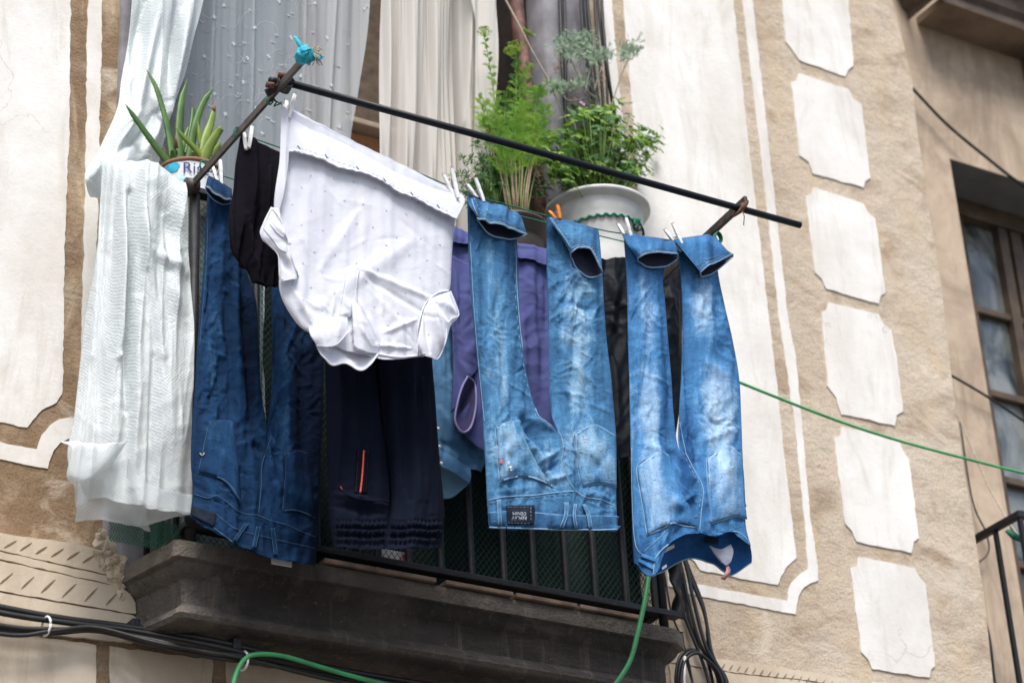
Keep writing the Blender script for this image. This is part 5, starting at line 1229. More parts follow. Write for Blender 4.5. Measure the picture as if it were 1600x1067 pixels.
cr2, Gr = free('collar', [[(551, 470, .046), (557, 474, .050), (566, 486, .048), (592, 540, .030)], [(552, 500, .050), (562, 504, .056), (575, 520, .052), (592, 546, .032)], [(554, 543, .044), (562, 548, .050), (574, 552, .046), (590, 552, .032)]], k=.8)
mb = MB(); mb.tube([Gr[0, i] for i in range(40)], .0020, 5); mb.tube([Gr[j, 0] for j in range(24)], .0018, 5); mb.build('collar_edge', M['whiterib'], cr2)
cr3, G3_ = free('neckband', [[(493, 536, .030), (508, 540, .016), (530, 537, .012), (554, 540, .012), (575, 544, .014), (591, 544, .030)], [(500, 553, .034), (516, 554, .022), (532, 552, .018), (556, 560, .018), (574, 558, .022), (592, 549, .032)], [(506, 560, .038), (519, 571, .034), (541, 567, .030), (563, 579, .034), (579, 569, .036), (591, 553, .034)]], 50, 30, 'whiterib', .8)
mb = MB(); mb.tube([G3_[-1, i] for i in range(50)], .0016, 6); mb.build('collar_edge', M['whiterib'], cr3)
# small flower print
mb = MB(); rr = random.Random(8)
for j in range(10):
    for i in range(8):
        x = 455 + i * 33 + (j % 2) * 16 + rr.uniform(-4, 4); y = 262 + j * 30 + i * 9 + rr.uniform(-4, 4)
        if y > 540: continue
        h = g9.cast(x, y)
        if h is None: continue
        for k in range(3):
            a = rr.uniform(0, 6.28); r_ = .0033; q = h[0] + h[1] * .0006
            mb.tube([q, q + np.array([math.cos(a), 0, math.sin(a)]) * r_], .0005, 3)
mb.build('flower_print', M['flower'], g9.root)

# ================================================================== white woven plastic sheets
def tarp_w(seed, cols, amp):
    def W(px, py, k=1.):
        a, b = px * PXM, py * PXM
        f = amp * (.9 - 2.6 * np.abs(gn(a * 9 + b * .6, b * 1.1, seed)) + .7 * (.5 - 1.6 * np.abs(gn(a * 24 + b * 2, b * 2.0, seed + 1)))) + .0035 * crumple(a, b, seed + 2, 7, .4, 1.35)
        for (x0, y0), (x1, y1), wd_, am in cols:
            dx, dy = x1 - x0, y1 - y0; L2 = dx * dx + dy * dy; t = np.clip(((px - x0) * dx + (py - y0) * dy) / L2, 0, 1)
            d = np.hypot(px - x0 - t * dx, py - y0 - t * dy); f = f + am * np.exp(-(d / wd_) ** 2) * (.3 + .7 * np.sin(np.pi * np.clip(t, .03, .97)))
        return f * k, f
    return W
gt = Garment(-.30, 301, 'tarp', 0, 0, fade=lambda px, py: np.clip((py - 620) / 420, 0, .30), wear=0)
gt.W = tarp_w(301, [((192, 262), (186, 560), 7, .030), ((188, 560), (180, 690), 6, .012), ((203, 300), (196, 640), 6, -.030), ((222, 330), (226, 420), 6, .016), ((232, 380), (250, 560), 7, .012), ((248, 300), (272, 420), 10, -.012),
                      ((262, 330), (285, 390), 12, -.020), ((240, 395), (290, 425), 9, .018), ((262, 440), (292, 500), 12, .010), ((215, 470), (208, 760), 8, .016), ((236, 560), (228, 740), 7, -.012), ((150, 300), (138, 560), 9, .014), ((165, 400), (150, 660), 8, -.012), ((255, 560), (270, 760), 12, .012)], .014)
gt.root = thing('plastic_sheet', 'white woven plastic sheet hanging over the railing down to the slab', 'plastic sheet', tuple(P(210, 800, -.3)))
rows = [[(164, 252, -.06), (192, 249, -.02), (232, 256, .01), (262, 268, .03), (287, 289, .045)],
        [(158, 262, -.05), (190, 262, .01), (232, 270, .04), (264, 284, .05), (289, 305, .055)],
        [(152, 330, -.05), (188, 335, .02), (228, 340, .045), (264, 345, .055), (294, 365, .055)],
        [(145, 400, -.05), (182, 410, .02), (222, 415, .045), (264, 420, .06), (299, 440, .055)],
        [(130, 500, -.05), (172, 505, .02), (215, 505, .045), (262, 510, .06), (301, 530, .055)],
        [(121, 590, -.04), (162, 595, .02), (208, 600, .045), (258, 600, .06), (300, 620, .055)],
        [(112, 660, -.03), (155, 668, .03), (203, 680, .045), (256, 690, .06), (302, 700, .055)],
        [(104, 718, -.02), (150, 735, .04), (204, 752, .05), (258, 756, .06), (306, 750, .055)],
        [(120, 790, -.02), (156, 776, .03), (206, 790, .05), (258, 800, .06), (309, 800, .055)]]
gt.piece('sheet', rows, 150, 340, None, edge=1, solid=.0012)
r2 = [[(92, 690, .03), (140, 692, .06), (180, 694, .07)], [(110, 702, .05), (150, 700, .075), (196, 690, .07)], [(103, 742, .04), (140, 742, .07), (198, 690, .07)], [(108, 757, .03), (140, 748, .06), (176, 724, .06)]]
gt.piece('turned_corner', r2, 50, 40, None, k=.5, edge=1, solid=.0012, regi=False)
r3 = [[(121, 750, .0), (160, 740, .02), (215, 735, .02)], [(122, 785, .0), (170, 790, .02), (226, 790, .02)], [(120, 812, -.01), (160, 812, .01), (200, 822, .0), (234, 832, -.01)]]
gt.piece('lower_layer', r3, 50, 40, None, k=.8, edge=1, fadeadd=.2, solid=.0012, regi=False)
r4 = [[(200, 715, .085), (222, 750, .09), (262, 768, .10), (307, 772, .09)], [(198, 745, .07), (220, 785, .085), (262, 796, .09), (309, 800, .085)], [(196, 752, .05), (200, 795, .05), (212, 822, .04), (235, 818, .03)]]
gt.piece('bottom_fold', [r4[0], r4[1]], 60, 30, None, k=.5, edge=1, fadeadd=.04, solid=.0012, regi=False)
r5 = [[(170, 745, .02), (222, 780, .04), (309, 799, .06)], [(190, 790, .01), (228, 808, .02), (260, 812, .03)], [(206, 818, .0), (216, 824, .0), (236, 819, .0)]]
gt.piece('lower_layer', r5, 50, 30, None, k=.6, edge=1, fadeadd=.2, solid=.0012, regi=False)
gu = Garment(-.10, 331, 'tarp', 0, 0, fade=lambda px, py: 0 * px + .02, wear=0)
gu.W = tarp_w(331, [((250, -10), (215, 180), 9, .03), ((275, 0), (262, 160), 8, -.03), ((296, 0), (262, 180), 8, .03), ((225, 0), (205, 100), 8, -.02), ((215, 180), (170, 240), 9, .03), ((240, 180), (190, 235), 7, -.03), ((250, 190), (225, 245), 8, .03), ((190, 200), (150, 270), 9, -.02), ((165, 240), (140, 285), 8, .025)], .014)
gu.root = thing('plastic_curtain', 'white plastic sheet falling like a curtain behind the aloe', 'plastic sheet', tuple(P(200, 290, -.1)))
gu.piece('sheet', [[(222, -520, 0), (280, -520, .02), (350, -520, 0)], [(212, -220, 0), (270, -220, .02), (335, -220, 0)], [(206, -40, 0), (262, -40, .02), (322, -40, 0)], [(203, 20, 0), (258, 20, .02), (314, 10, 0)], [(199, 60, 0), (250, 66, .02), (301, 62, .0)], [(188, 125, .02), (236, 122, .04), (287, 118, .0)], [(181, 175, .04), (224, 172, .06), (267, 172, .0)], [(156, 232, .08), (200, 225, .10), (252, 232, .02)], [(136, 264, .10), (190, 256, .12), (246, 262, .03)], [(130, 286, .10), (180, 290, .10), (240, 290, .03)], [(143, 306, .09), (180, 308, .08), (232, 306, .02)]], 130, 300, None, edge=1, solid=.0012)
# ================================================================== curtains in the window
gc = Garment(.05, 401, 'sheer', 0, 0, fade=None, wear=0)
def cW(amp, f1, seed, cols=()):
    def W(px, py, k=1.):
        a, b = px * PXM, py * PXM
        f = amp * (gn(a * f1 + b * .8, b * .9, seed) + .5 * gn(a * f1 * 2.3, b * 1.6, seed + 1) + .22 * gn(a * f1 * 6, b * 1.5, seed + 2))
        for (x0, y0), (x1, y1), wd_, am in cols:
            dx, dy = x1 - x0, y1 - y0; L2 = dx * dx + dy * dy; t = np.clip(((px - x0) * dx + (py - y0) * dy) / L2, 0, 1)
            d = np.hypot(px - x0 - t * dx, py - y0 - t * dy); f = f + am * np.exp(-(d / wd_) ** 2)
        return f * k, f
    return W
gc.W = cW(.034, 8, 401, [((395, -40), (388, 420), 5, .02), ((470, -40), (462, 420), 5, .018), ((522, -40), (508, 420), 5, .02), ((330, -40), (322, 420), 5, .02)])
gc.fadef = lambda px, py: np.clip(.30 + 9 * gc.W(px, py)[0] + .75 * np.clip((px - 460) / 80, 0, 1), 0, 1.3)
gc.root = thing('voile_curtain', 'bluish see-through voile curtain embroidered with white stars and vines', 'curtain', tuple(P(430, 400, .05)))
gc.piece('panel', [[(300, -520), (440, -520), (592, -520)], [(290, -250), (438, -250), (588, -250)], [(286, -60), (435, -60), (584, -60)], [(286, 60), (432, 60), (577, 60)], [(288, 150), (425, 150), (565, 150)], [(290, 240), (420, 240), (550, 250)], [(292, 500), (410, 500), (525, 520)]], 190, 120, None, edge=1)
rr = random.Random(12); mb = MB(); mf = MB()
stars = [(335, 28), (398, 45), (436, 4), (455, 60), (492, 6), (511, 60), (387, 92), (335, 148), (420, 90), (352, 180), (400, 170), (365, 70), (518, 134), (430, 130), (565, 120), (570, 15), (470, 120), (380, 130), (350, 10), (410, 210), (480, 200), (320, 90), (530, 200)]
def cast_c(x, y): return gc.cast(x, y)
for x, y in stars:
    h = cast_c(x, y)
    if not h: continue
    for k in range(5):
        a = k * 1.257 + rr.random(); 
        mf.tube([h[0] + (0, -.0012, 0), h[0] + np.array([math.cos(a) * .008, -.0012, math.sin(a) * .009])], [.0022, .0004], 4)
    for q in range(2):
        pts = []; a = rr.uniform(0, 6.28); r_ = rr.uniform(14, 24); cx, cy = x + r_ * math.cos(a), y + r_ * math.sin(a)
        for t in np.linspace(0, rr.uniform(3, 4.6), 18):
            rad = r_ * (1 - t * .12); pts.append((cx - rad * math.cos(a + t), cy - rad * math.sin(a + t)))
        run = [cast_c(*p_) for p_ in pts]; run = [hh[0] + (0, -.001, 0) for hh in run if hh]
        if len(run) > 3: mb.tube(run, .0003, 3)
        if run:
            e = run[-1]
            for s_ in (-1, 1): mf.tube([e, e + np.array([s_ * .007, 0, .008])], [.0016, .0005], 4)
mb.build('embroidered_vine', M['thread'], gc.root); mf.build('embroidered_star', M['thread'], gc.root)
gl_ = Garment(.02, 421, 'linen', 0, 0, fade=None, wear=0)
gl_.W = cW(.034, 19, 421, [((604, -40), (603, 420), 4, .02), ((640, -40), (628, 420), 5, .014), ((660, -40), (655, 420), 6, -.01), ((705, -40), (700, 420), 4, .016), ((717, -40), (716, 420), 3, -.03), ((735, -40), (722, 200), 4, .018), ((742, 0), (738, 420), 4, -.03), ((752, -40), (756, 420), 4, .02)])
gl_.fadef = lambda px, py: np.clip(.30 + 10 * gl_.W(px, py)[0], 0, .64)
gl_.root = thing('cream_curtain', 'cream gathered curtain in the right half of the open window', 'curtain', tuple(P(680, 400, .05)))
gl_.piece('panel', [[(590, -520), (680, -520), (745, -520)], [(594, -250), (686, -250), (757, -250)], [(597, -60), (690, -60), (768, -60)], [(596, 0), (690, 0), (773, 0)], [(592, 100), (690, 100), (776, 90)], [(590, 240), (690, 240), (768, 220)], [(588, 500), (680, 500), (762, 500)]], 220, 120, None, edge=1)
gk = Garment(-.03, 441, 'linen', 0, 0, fade=lambda px, py: 0 * px + .5, wear=0); gk.W = cW(.02, 22, 441)
gk.root = gl_.root
gk.piece('gathered_edge', [[(700, -520), (722, -520), (742, -520)], [(712, -250), (735, -250), (755, -250)], [(722, -60), (745, -60), (770, -60)], [(738, 10), (755, 5), (774, 0)], [(745, 60), (762, 70), (778, 80)], [(744, 140), (760, 150), (775, 160)], [(741, 300), (755, 300), (768, 300)], [(740, 480), (752, 480), (764, 480)]], 60, 90, None, edge=1)
# backs seen through the voile
a0 = P(286, 100, .34)[0] - .3; a1 = P(470, 100, .34)[0]; a2 = P(640, 100, .34)[0]
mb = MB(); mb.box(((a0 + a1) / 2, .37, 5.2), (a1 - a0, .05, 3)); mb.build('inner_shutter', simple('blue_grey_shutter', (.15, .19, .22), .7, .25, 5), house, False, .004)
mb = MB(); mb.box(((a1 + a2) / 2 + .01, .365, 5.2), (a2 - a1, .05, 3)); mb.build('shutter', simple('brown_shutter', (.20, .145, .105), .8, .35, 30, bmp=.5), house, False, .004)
c = P(585, 207, .27); mb = MB(); mb.box((c[0], .29, c[2] + .005), (.22, .1, .02)); mb.build('ledge_board', M['cream'], house, False, .004)
mb = MB(); mb.box((c[0], .31, c[2] - .20), (.22, .06, .38)); mb.build('ledge_front', simple('orange_brick_ledge', (.36, .17, .08), .8, .3, 20), house, False, .004)

# ================================================================== shelf and pots on the railing
mb = MB(); mb.box((-.42, -.16, ZR + .020), (1.42, .24, .022)); tag(mb.build('shelf_board', simple('weathered_board', (.16, .13, .10), .8, .4, 12, bmp=.5), None, False, .003), 'weathered board on top of the railing under the flower pots', 'board')
mb = MB(); c = P(322, 303, -.29)
for k in range(3): mb.box((c[0] + .03 + .004 * k, -.245 + .003 * k, c[2] - .004 + k * .007 - .018), (.16 - .01 * k, .09, .0045))
tag(mb.build('plastic_trays', M['whiteplastic'], None, False, .0015), 'flat white plastic trays stacked under the aloe pot', 'tray')
# aloe
ac = P(297, 276, -.20); at_ = ac
ap = thing('aloe_pot', 'small pot wrapped in a blue and white label holding the aloe', 'pot', (at_[0], at_[1], ZR + .03))
ra = .082
zb = ZR + .032 - at_[2]
MB().lathe([(ra * .2, zb), (ra * .86, zb), (ra * .97, -.004), (ra * 1.03, -.002), (ra * 1.03, .006), (ra * .96, .006), (ra * .93, -.01), (0, -.012)], tuple(at_)).build('pot_body', M['terracotta'], ap)
def wrapz(u, z, r_): return (at_[0] + r_ * math.sin(u), at_[1] - r_ * math.cos(u), at_[2] + z)
mb = MB(); us = np.linspace(-1.45, 1.9, 60); zs = np.linspace(zb + .004, -.005, 6)
mb.grid(np.array([[wrapz(u, z, ra * (.872 + .105 * (z - zb) / -zb) + .0012 + .001 * float(gn(np.array(u * 5), np.array(z * 60), 3))) for u in us] for z in zs])); lab = mb.build('label_wrap', M['labelwhite'], ap)
def blobz(u0, z0, ru, rz, mat, seed, name):
    V = [wrapz(u0, z0, ra * .985 + .0030)]
    for k in range(28):
        a = k / 28 * 6.2832; r_ = 1 + .3 * float(gn(np.array(math.cos(a) * 1.5), np.array(math.sin(a) * 1.5), seed))
        z = z0 + rz * r_ * math.sin(a); V.append(wrapz(u0 + ru * r_ * math.cos(a), z, ra * (.872 + .105 * (z - zb) / -zb) + .0030))
    MB().add(V, [(0, k + 1, (k + 1) % 28 + 1) for k in range(28)]).build(name, mat, lab)
dpt = -zb
blobz(-1.02, -.22 * dpt, .30, .17 * dpt, M['cyan'], 3, 'cyan_shape'); blobz(-.8, -.76 * dpt, .6, .15 * dpt, simple('pale_cyan', (.25, .55, .65), .5, .2, 30, bmp=0), 4, 'pale_shape'); blobz(.30, -.10 * dpt, .10, .10 * dpt, M['orangeprint'], 5, 'orange_flower'); blobz(.9, -.65 * dpt, .5, .16 * dpt, M['cyan'], 8, 'cyan_shape')
text_mesh('Rise', .042, lambda x, y: wrapz(x / ra - .22, -.027 + y * 1.0, ra * (.872 + .105 * (dpt - .027 + y) / dpt) + .0046), 'label_lettering', 'navy', lab)
MB().lathe([(0, -.004), (ra * .93, -.006)], tuple(at_), 30).build('soil', M['soil'], ap)
al = thing('aloe_plant', 'aloe with long spiky leaves in the small pot at left', 'plant', (at_[0], at_[1], at_[2]))
def aloe(pts, w0, mat, depth=(0, 0), blunt=False, tip=None, teeth=True):
    n = 26; q = cr_rows(np.array([[x, y, 0.] for x, y in pts]), n); Ys = at_[1] + np.linspace(depth[0], depth[1], n)
    C = P(q[:, 0], q[:, 1], Ys); V = []; rad = []
    for i in range(n):
        t = i / (n - 1); rad.append(w0 * (1 - .55 * t) * (1 if (blunt and t < .96) else min(1, (1 - t) * 4 + .03)))
    mb = MB(); k = 10
    for i in range(n):
        T = C[min(i + 1, n - 1)] - C[max(i - 1, 0)]; T /= np.linalg.norm(T); S = np.cross(T, (0, 1, 0)); S /= np.linalg.norm(S); B = np.cross(T, S)
        for a in np.linspace(0, 2 * math.pi, k, endpoint=False):
            ca, sa = math.cos(a), math.sin(a); f = .42 if sa < 0 else .15
            V.append(C[i] + S * rad[i] * ca * (1 + .03 * math.sin(i * 2.1)) + B * rad[i] * sa * f * (-1))
        if teeth and 1 < i < n - 2:
            for s_ in (-1, 1):
                e = C[i] + S * rad[i] * s_; mb.tube([e - S * s_ * .001, e + S * s_ * .0028 + T * .0015], [.0011, .0002], 4)
    F = [(i * k + q_, i * k + (q_ + 1) % k, (i + 1) * k + (q_ + 1) % k, (i + 1) * k + q_) for i in range(n - 1) for q_ in range(k)] + [tuple((n - 1) * k + q_ for q_ in range(k))]
    mb.add(V, F); o = mb.build('leaf', M[mat], al)
    if tip: MB().tube([C[-5], C[-3], C[-1]], [rad[-5] * 1.08, rad[-3] * 1.1, .0005], 8, flat=.9).build('dry_tip', M['aloetip'], o)
    return o
aloe([(264, 256), (238, 222), (212, 186), (195, 162)], .0125, 'aloe', (.0, -.03))
aloe([(270, 250), (262, 200), (245, 140), (227, 106)], .0110, 'aloe', (.02, .03))
aloe([(281, 250), (279, 205), (283, 160), (293, 123)], .0125, 'aloe', (.03, .04))
aloe([(296, 250), (304, 200), (318, 160), (335, 136)], .0125, 'aloe', (.02, .0))
aloe([(292, 240), (298, 205), (301, 180), (301, 167)], .0085, 'aloe', (.03, .04), True)
aloe([(284, 250), (290, 215), (300, 190)], .010, 'aloe', (.04, .05))
aloe([(318, 250), (320, 220), (330, 190), (337, 158)], .0150, 'aloe2', (.0, .01), tip=1)
aloe([(317, 252), (314, 225), (309, 190)], .0110, 'aloe2', (.01, .0))
aloe([(316, 252), (326, 230), (338, 210), (347, 198)], .0165, 'aloe2', (-.02, -.05), True)
aloe([(318, 250), (304, 232), (286, 214), (273, 198)], .0110, 'aloe2', (-.02, -.05))
aloe([(330, 244), (338, 232), (345, 222)], .0095, 'aloe2', (.0, -.01))
aloe([(290, 254), (297, 246), (303, 236)], .0115, 'aloe', (-.03, -.05), True, teeth=False)
aloe([(270, 254), (270, 242), (268, 233)], .0125, 'aloe', (-.03, -.05), True, teeth=False)
for x, y, dx, dy in ((260, 250, -5, -22), (303, 252, 3, -14), (318, 256, 8, -8), (276, 232, -2, -20), (255, 248, -9, -10)):
    o = MB().tube([P(x, y, -.18), P(x + dx * .6, y + dy * .6, -.19), P(x + dx, y + dy, -.20)], [.008, .006, .001], 6, flat=.6).build('dead_leaf', M['aloetip'], al)

# big white pot
pc = P(933, 333, -.14); ZB = ZR + .033
wpot = thing('white_pot', 'big round white plastic flower pot with green rope round it', 'pot', (pc[0], pc[1], ZB))
hh = pc[2] - ZB
MB().lathe([(.02, -hh), (.098, -hh), (.104, -hh + .01), (.113, -.5 * hh), (.119, -.085), (.1205, -.083), (.123, -.078), (.1235, -.060), (.1255, -.057), (.1285, -.024), (.130, -.014), (.147, -.010), (.1515, -.004), (.150, .003), (.145, .006), (.132, .004), (.128, -.01), (.12, -.03), (0, -.032)], tuple(pc), 90).build('pot_body', M['pot'], wpot)
MB().lathe([(0, -.02), (.127, -.024)], tuple(pc), 40).build('soil', M['soil'], wpot)
mb = MB(); mb.tube([(pc[0] + .1245 * math.cos(a), pc[1] + .1245 * math.sin(a), pc[2] - .088 + .0035 * math.sin(a * 34) + .012 * math.sin(a + 2.6)) for a in np.linspace(2.8, 6.05, 160)], .0036, 6)
rp = tag(mb.build('green_rope', M['greenrope']), 'twisted green rope tied round the big white pot', 'rope')
kc = P(994, 350, -.255)
mb = MB(); rr = random.Random(3)
for k in range(5): mb.tube([kc + np.array([.010 * math.cos(a + k), .006 * math.sin(2 * a), .012 * math.sin(a) + .003 * (k - 2)]) for a in np.linspace(0, 2 * math.pi, 14)], .0034, 6)
mb.build('knot', M['greenrope'], rp)
mb = MB(); mb.tube([kc + np.array(v) for v in ((0, -.006, -.010), (.006, -.008, -.022), (-.004, -.008, -.028), (-.008, -.006, -.016), (.004, -.008, -.008))], .0045, 6)
mb.tube([kc + np.array(v) for v in ((.0, 0, .006), (.014, .0, .003), (.026, .006, -.008), (.032, .012, -.022))], .0034, 6); mb.build('black_cord', M['cable'], rp)
# brown pot
bc = P(797, 362, -.14); hb_ = bc[2] - ZB
bpot = thing('brown_pot', 'dark brown flower pot behind the first jeans cuff', 'pot', (bc[0], bc[1], ZB))
MB().lathe([(.02, -hb_), (.075, -hb_), (.092, -.05), (.0925, -.048), (.099, -.044), (.103, -.008), (.110, -.004), (.110, .003), (.104, .003), (.098, -.01), (0, -.012)], tuple(bc), 70).build('pot_body', M['brownpot'], bpot)
MB().lathe([(0, -.006), (.098, -.008)], tuple(bc), 30).build('soil', M['soil'], bpot)

# ---- feathery plant
fp = thing('feathery_plant', 'tall feathery green plant with bare pinkish stalks in the brown pot', 'plant', tuple(bc))
def ribbon(mb, a, b, w, n=(0, -1, 0)):
    d = b - a; s_ = np.cross(d, n); l = np.linalg.norm(s_)
    if l < 1e-9: return
    s_ = s_ / l * w; mb.add([a - s_, a + s_, b], [(0, 1, 2)])
def feathery(stem_px, Yr, leaf0, mat, rnd, L0=.042, dens=1., wr=.0009, stem_mat='greenstem', r0=.0028, stalk=None):
    n = 60; q = cr_rows(np.array([[x, y, 0.] for x, y in stem_px]), n); Ys = np.linspace(Yr[0], Yr[1], n); C = P(q[:, 0], q[:, 1], Ys)
    MB().tube([tuple(c) for c in C], list(np.linspace(r0, r0 * .35, n)), 6).build('stalk', M[stem_mat], fp)
    mb = MB(); step = max(1, int(1 / dens))
    i = int(leaf0 * n); az = rnd.uniform(0, 6)
    while i < n - 1:
        t = i / n; az += 2.4; Lb = L0 * (1.1 - .75 * ((t - leaf0) / (1 - leaf0)) ** 1.5) * rnd.uniform(.7, 1.15)
        d = np.array([math.cos(az), .8 * math.sin(az), .55 + .5 * rnd.random()]); d /= np.linalg.norm(d)
        a = C[i]; prev = a
        for k in range(1, 11):
            s_ = k / 10; pt = a + d * Lb * s_ + np.array([0, 0, -.25 * Lb * s_ * s_]); ribbon(mb, prev, pt, wr * 1.2); 
            fl = Lb * .42 * (1 - .7 * s_) + .003
            for sg in (-1, 1):
                side = np.cross(d, (rnd.uniform(-.5, .5), 1, rnd.uniform(-.5, .5))); side /= np.linalg.norm(side) + 1e-9
                f_ = d * .7 + side * sg * .8 + np.array([0, 0, rnd.uniform(-.1, .3)]); f_ /= np.linalg.norm(f_)
                e = pt + f_ * fl; ribbon(mb, pt, e, wr)
                for m_ in (.45, .75):
                    b_ = pt + f_ * fl * m_; g_ = f_ + side * -sg * .9 + np.array([rnd.uniform(-.4, .4), rnd.uniform(-.4, .4), rnd.uniform(-.2, .4)]); g_ /= np.linalg.norm(g_)
                    ribbon(mb, b_, b_ + g_ * fl * .4, wr)
            prev = pt
        i += step
    mb.build('foliage', M[mat], fp, smooth=False)
    return C
rf = random.Random(77)
stems = [
 ([(795, 335), (786, 270), (778, 200), (768, 120), (757, 58)], (-.14, -.10), .28, 'feather'),
 ([(800, 335), (792, 280), (785, 230), (770, 160)], (-.14, -.20), .35, 'feather'),
 ([(806, 338), (803, 270), (805, 190), (807, 110), (806, 76)], (-.14, -.12), .30, 'feather'),
 ([(812, 338), (815, 270), (818, 200), (812, 140), (828, 100)], (-.14, -.12), .32, 'feather'),
 ([(818, 340), (824, 280), (832, 220), (838, 160), (846, 140)], (-.14, -.16), .32, 'feather'),
 ([(809, 336), (800, 260), (788, 200), (792, 140)], (-.14, -.08), .34, 'feather'),
 ([(815, 338), (822, 270), (842, 210), (856, 165)], (-.14, -.18), .36, 'feather'),
 ([(803, 336), (796, 270), (776, 215), (752, 190)], (-.14, -.16), .45, 'feather'),
 ([(822, 340), (834, 280), (848, 235), (860, 210)], (-.14, -.10), .40, 'feather'),
 ([(808, 336), (812, 260), (806, 200), (820, 160)], (-.14, -.20), .34, 'feather'),
 ([(800, 336), (790, 260), (766, 205), (748, 150)], (-.14, -.06), .5, 'feather'),
 ([(812, 336), (820, 250), (830, 190), (822, 130)], (-.14, -.05), .34, 'feather')]
for k_, (px, Yr, l0, m) in enumerate(stems): feathery(px, Yr, l0, m if k_ % 3 < 2 else 'darkfeather', rf, L0=.058 if px[-1][1] > 90 else .034)
for x0, x1, x2 in ((793, 782, 766), (797, 788, 772), (802, 800, 795), (808, 806, 803), (812, 816, 818), (817, 826, 828), (806, 798, 788), (820, 829, 838)):
    MB().tube([P(x0 + 2, 345, -.14), P((x0 + x1) / 2, 300, -.15), P(x1, 270, -.15), P(x2, 225, -.15)], [.0036, .0034, .003, .0015], 6).build('stalk', M['stem'], fp)
mu = MB()
def umbel(mb, x, y, Y, r_, h=.6, n=70):
    c = P(x, y, Y)
    for k in range(n):
        a = rf.uniform(0, 6.28); q = math.sqrt(rf.random()) * r_; e = c + np.array([q * math.cos(a), q * math.sin(a), .010 * (1 - (q / r_) ** 2) + rf.uniform(-.002, .002)])
        ribbon(mb, c - (0, 0, .02), e, .0006)
        for j in range(3): o_ = np.array([rf.uniform(-1, 1), rf.uniform(-1, 1), rf.uniform(0, 1)]) * .0035; mb.tube([e, e + o_], [.0012, .0006], 4)
for u_ in ((757, 50, -.10, .024), (806, 72, -.12, .027), (798, 80, -.15, .02)):
    mu = MB(); umbel(mu, *u_); mu.build('flower_head', M['umbel'], fp, smooth=False)
for (xa, ya), (xb, yb) in (((816, 45), (833, 56)), ((852, 127), (872, 138))):
    mb = MB(); A_ = P(xa, ya, -.16); B_ = P(xb, yb, -.17)
    for k in range(160):
        t = rf.random(); c = A_ + (B_ - A_) * t + np.array([rf.gauss(0, .003), rf.gauss(0, .003), rf.gauss(0, .0022)]); mb.tube([c, c + np.array([rf.uniform(-1, 1), rf.uniform(-1, 1), rf.uniform(-1, 1)]) * .004], [.0013, .0006], 4)
    mb.build('yellow_umbel', M['umbel'], fp, smooth=False)
mb = MB()
for k in range(60):
    x = 762 + rf.uniform(-4, 14); y = 190 + rf.uniform(0, 35); c = P(x, y, -.17); d = np.array([rf.uniform(-1, 1), rf.uniform(-1, 1), rf.uniform(-1, 1)]) * .008
    ribbon(mb, c, c + d, .002)
mb.build('withered_tuft', M['deadleaf'], fp, smooth=False)
tag(MB().tube([p3(784, -50, -.17), p3(790, 0, -.17), p3(808, 34, -.17), p3(830, 78, -.17), p3(855, 122, -.16), p3(872, 160, -.15), p3(889, 196, -.14)], [.0032] * 3 + [.003, .0028, .002, .0015], 6).build('dry_stick', M['tan_stick']), 'long pale dry stick leaning across the window jamb above the plants', 'stick')

# ---- leafy masses
def leaf_lobed(mb, c, nrm, up, size, lobes=5, depth=.5, rnd=rf):
    nrm = nrm / np.linalg.norm(nrm); s_ = np.cross(up, nrm); s_ /= np.linalg.norm(s_) + 1e-9; u = np.cross(nrm, s_)
    V = [c]; n = lobes * 4
    for k in range(n + 1):
        a = -2.5 + 5.0 * k / n; ph = (k % 4) / 4; rr_ = size * (1 - depth * (1 - abs(math.sin(math.pi * (k / 4 + .5)))) - .10 * (k % 2))
        V.append(c + s_ * rr_ * math.sin(a) + u * rr_ * math.cos(a) + nrm * (.12 * size * math.cos(3 * a) - .15 * rr_))
    mb.add(V, [(0, k, k + 1) for k in range(1, n + 1)])
def blade(mb, a, d, L_, w, nrm):
    s_ = np.cross(d, nrm); s_ /= np.linalg.norm(s_) + 1e-9
    m_ = a + d * L_ * .5 + nrm * L_ * .06
    mb.add([a, m_ - s_ * w, a + d * L_, m_ + s_ * w], [(0, 1, 2, 3)])
gp = thing('geranium', 'bushy lobed-leaf geranium spilling over the white pot rim', 'plant', tuple(pc))
rg_ = random.Random(5); gm = [MB() for _ in range(3)]; sm = MB()
base = pc + np.array([0, 0, -.01])
lobes_c = [(905, 205, 40, 34), (950, 195, 42, 30), (935, 235, 62, 40), (985, 225, 32, 28), (1008, 222, 22, 16), (885, 235, 28, 24), (905, 270, 42, 22), (955, 265, 46, 22), (990, 268, 20, 16), (925, 178, 24, 12), (878, 268, 16, 14)]
for k in range(640):
    x, y, rx, ry = rg_.choice(lobes_c); x += rg_.gauss(0, .5) * rx; y += rg_.gauss(0, .5) * ry
    if y > 288 or (rg_.random() < .25 and x > 985): continue
    Y = -.14 + rg_.gauss(0, .055) - .02; c = P(x, y, Y)
    nrm = np.array([rg_.gauss(0, .45), -.75 + rg_.gauss(0, .35), .65 + rg_.gauss(0, .3)]); up = np.array([rg_.gauss(0, .5), -.3, 1 + rg_.gauss(0, .4)])
    leaf_lobed(gm[k % 3], c, nrm, up, rg_.uniform(.013, .025), 5, .42, rg_)
    if k % 3 == 0: sm.tube([c, (c + base) / 2 + np.array([0, 0, -.01]) + (c - base) * .1, base + np.array([rg_.gauss(0, .03), rg_.gauss(0, .03), 0])], [.0008, .0014, .002], 4)
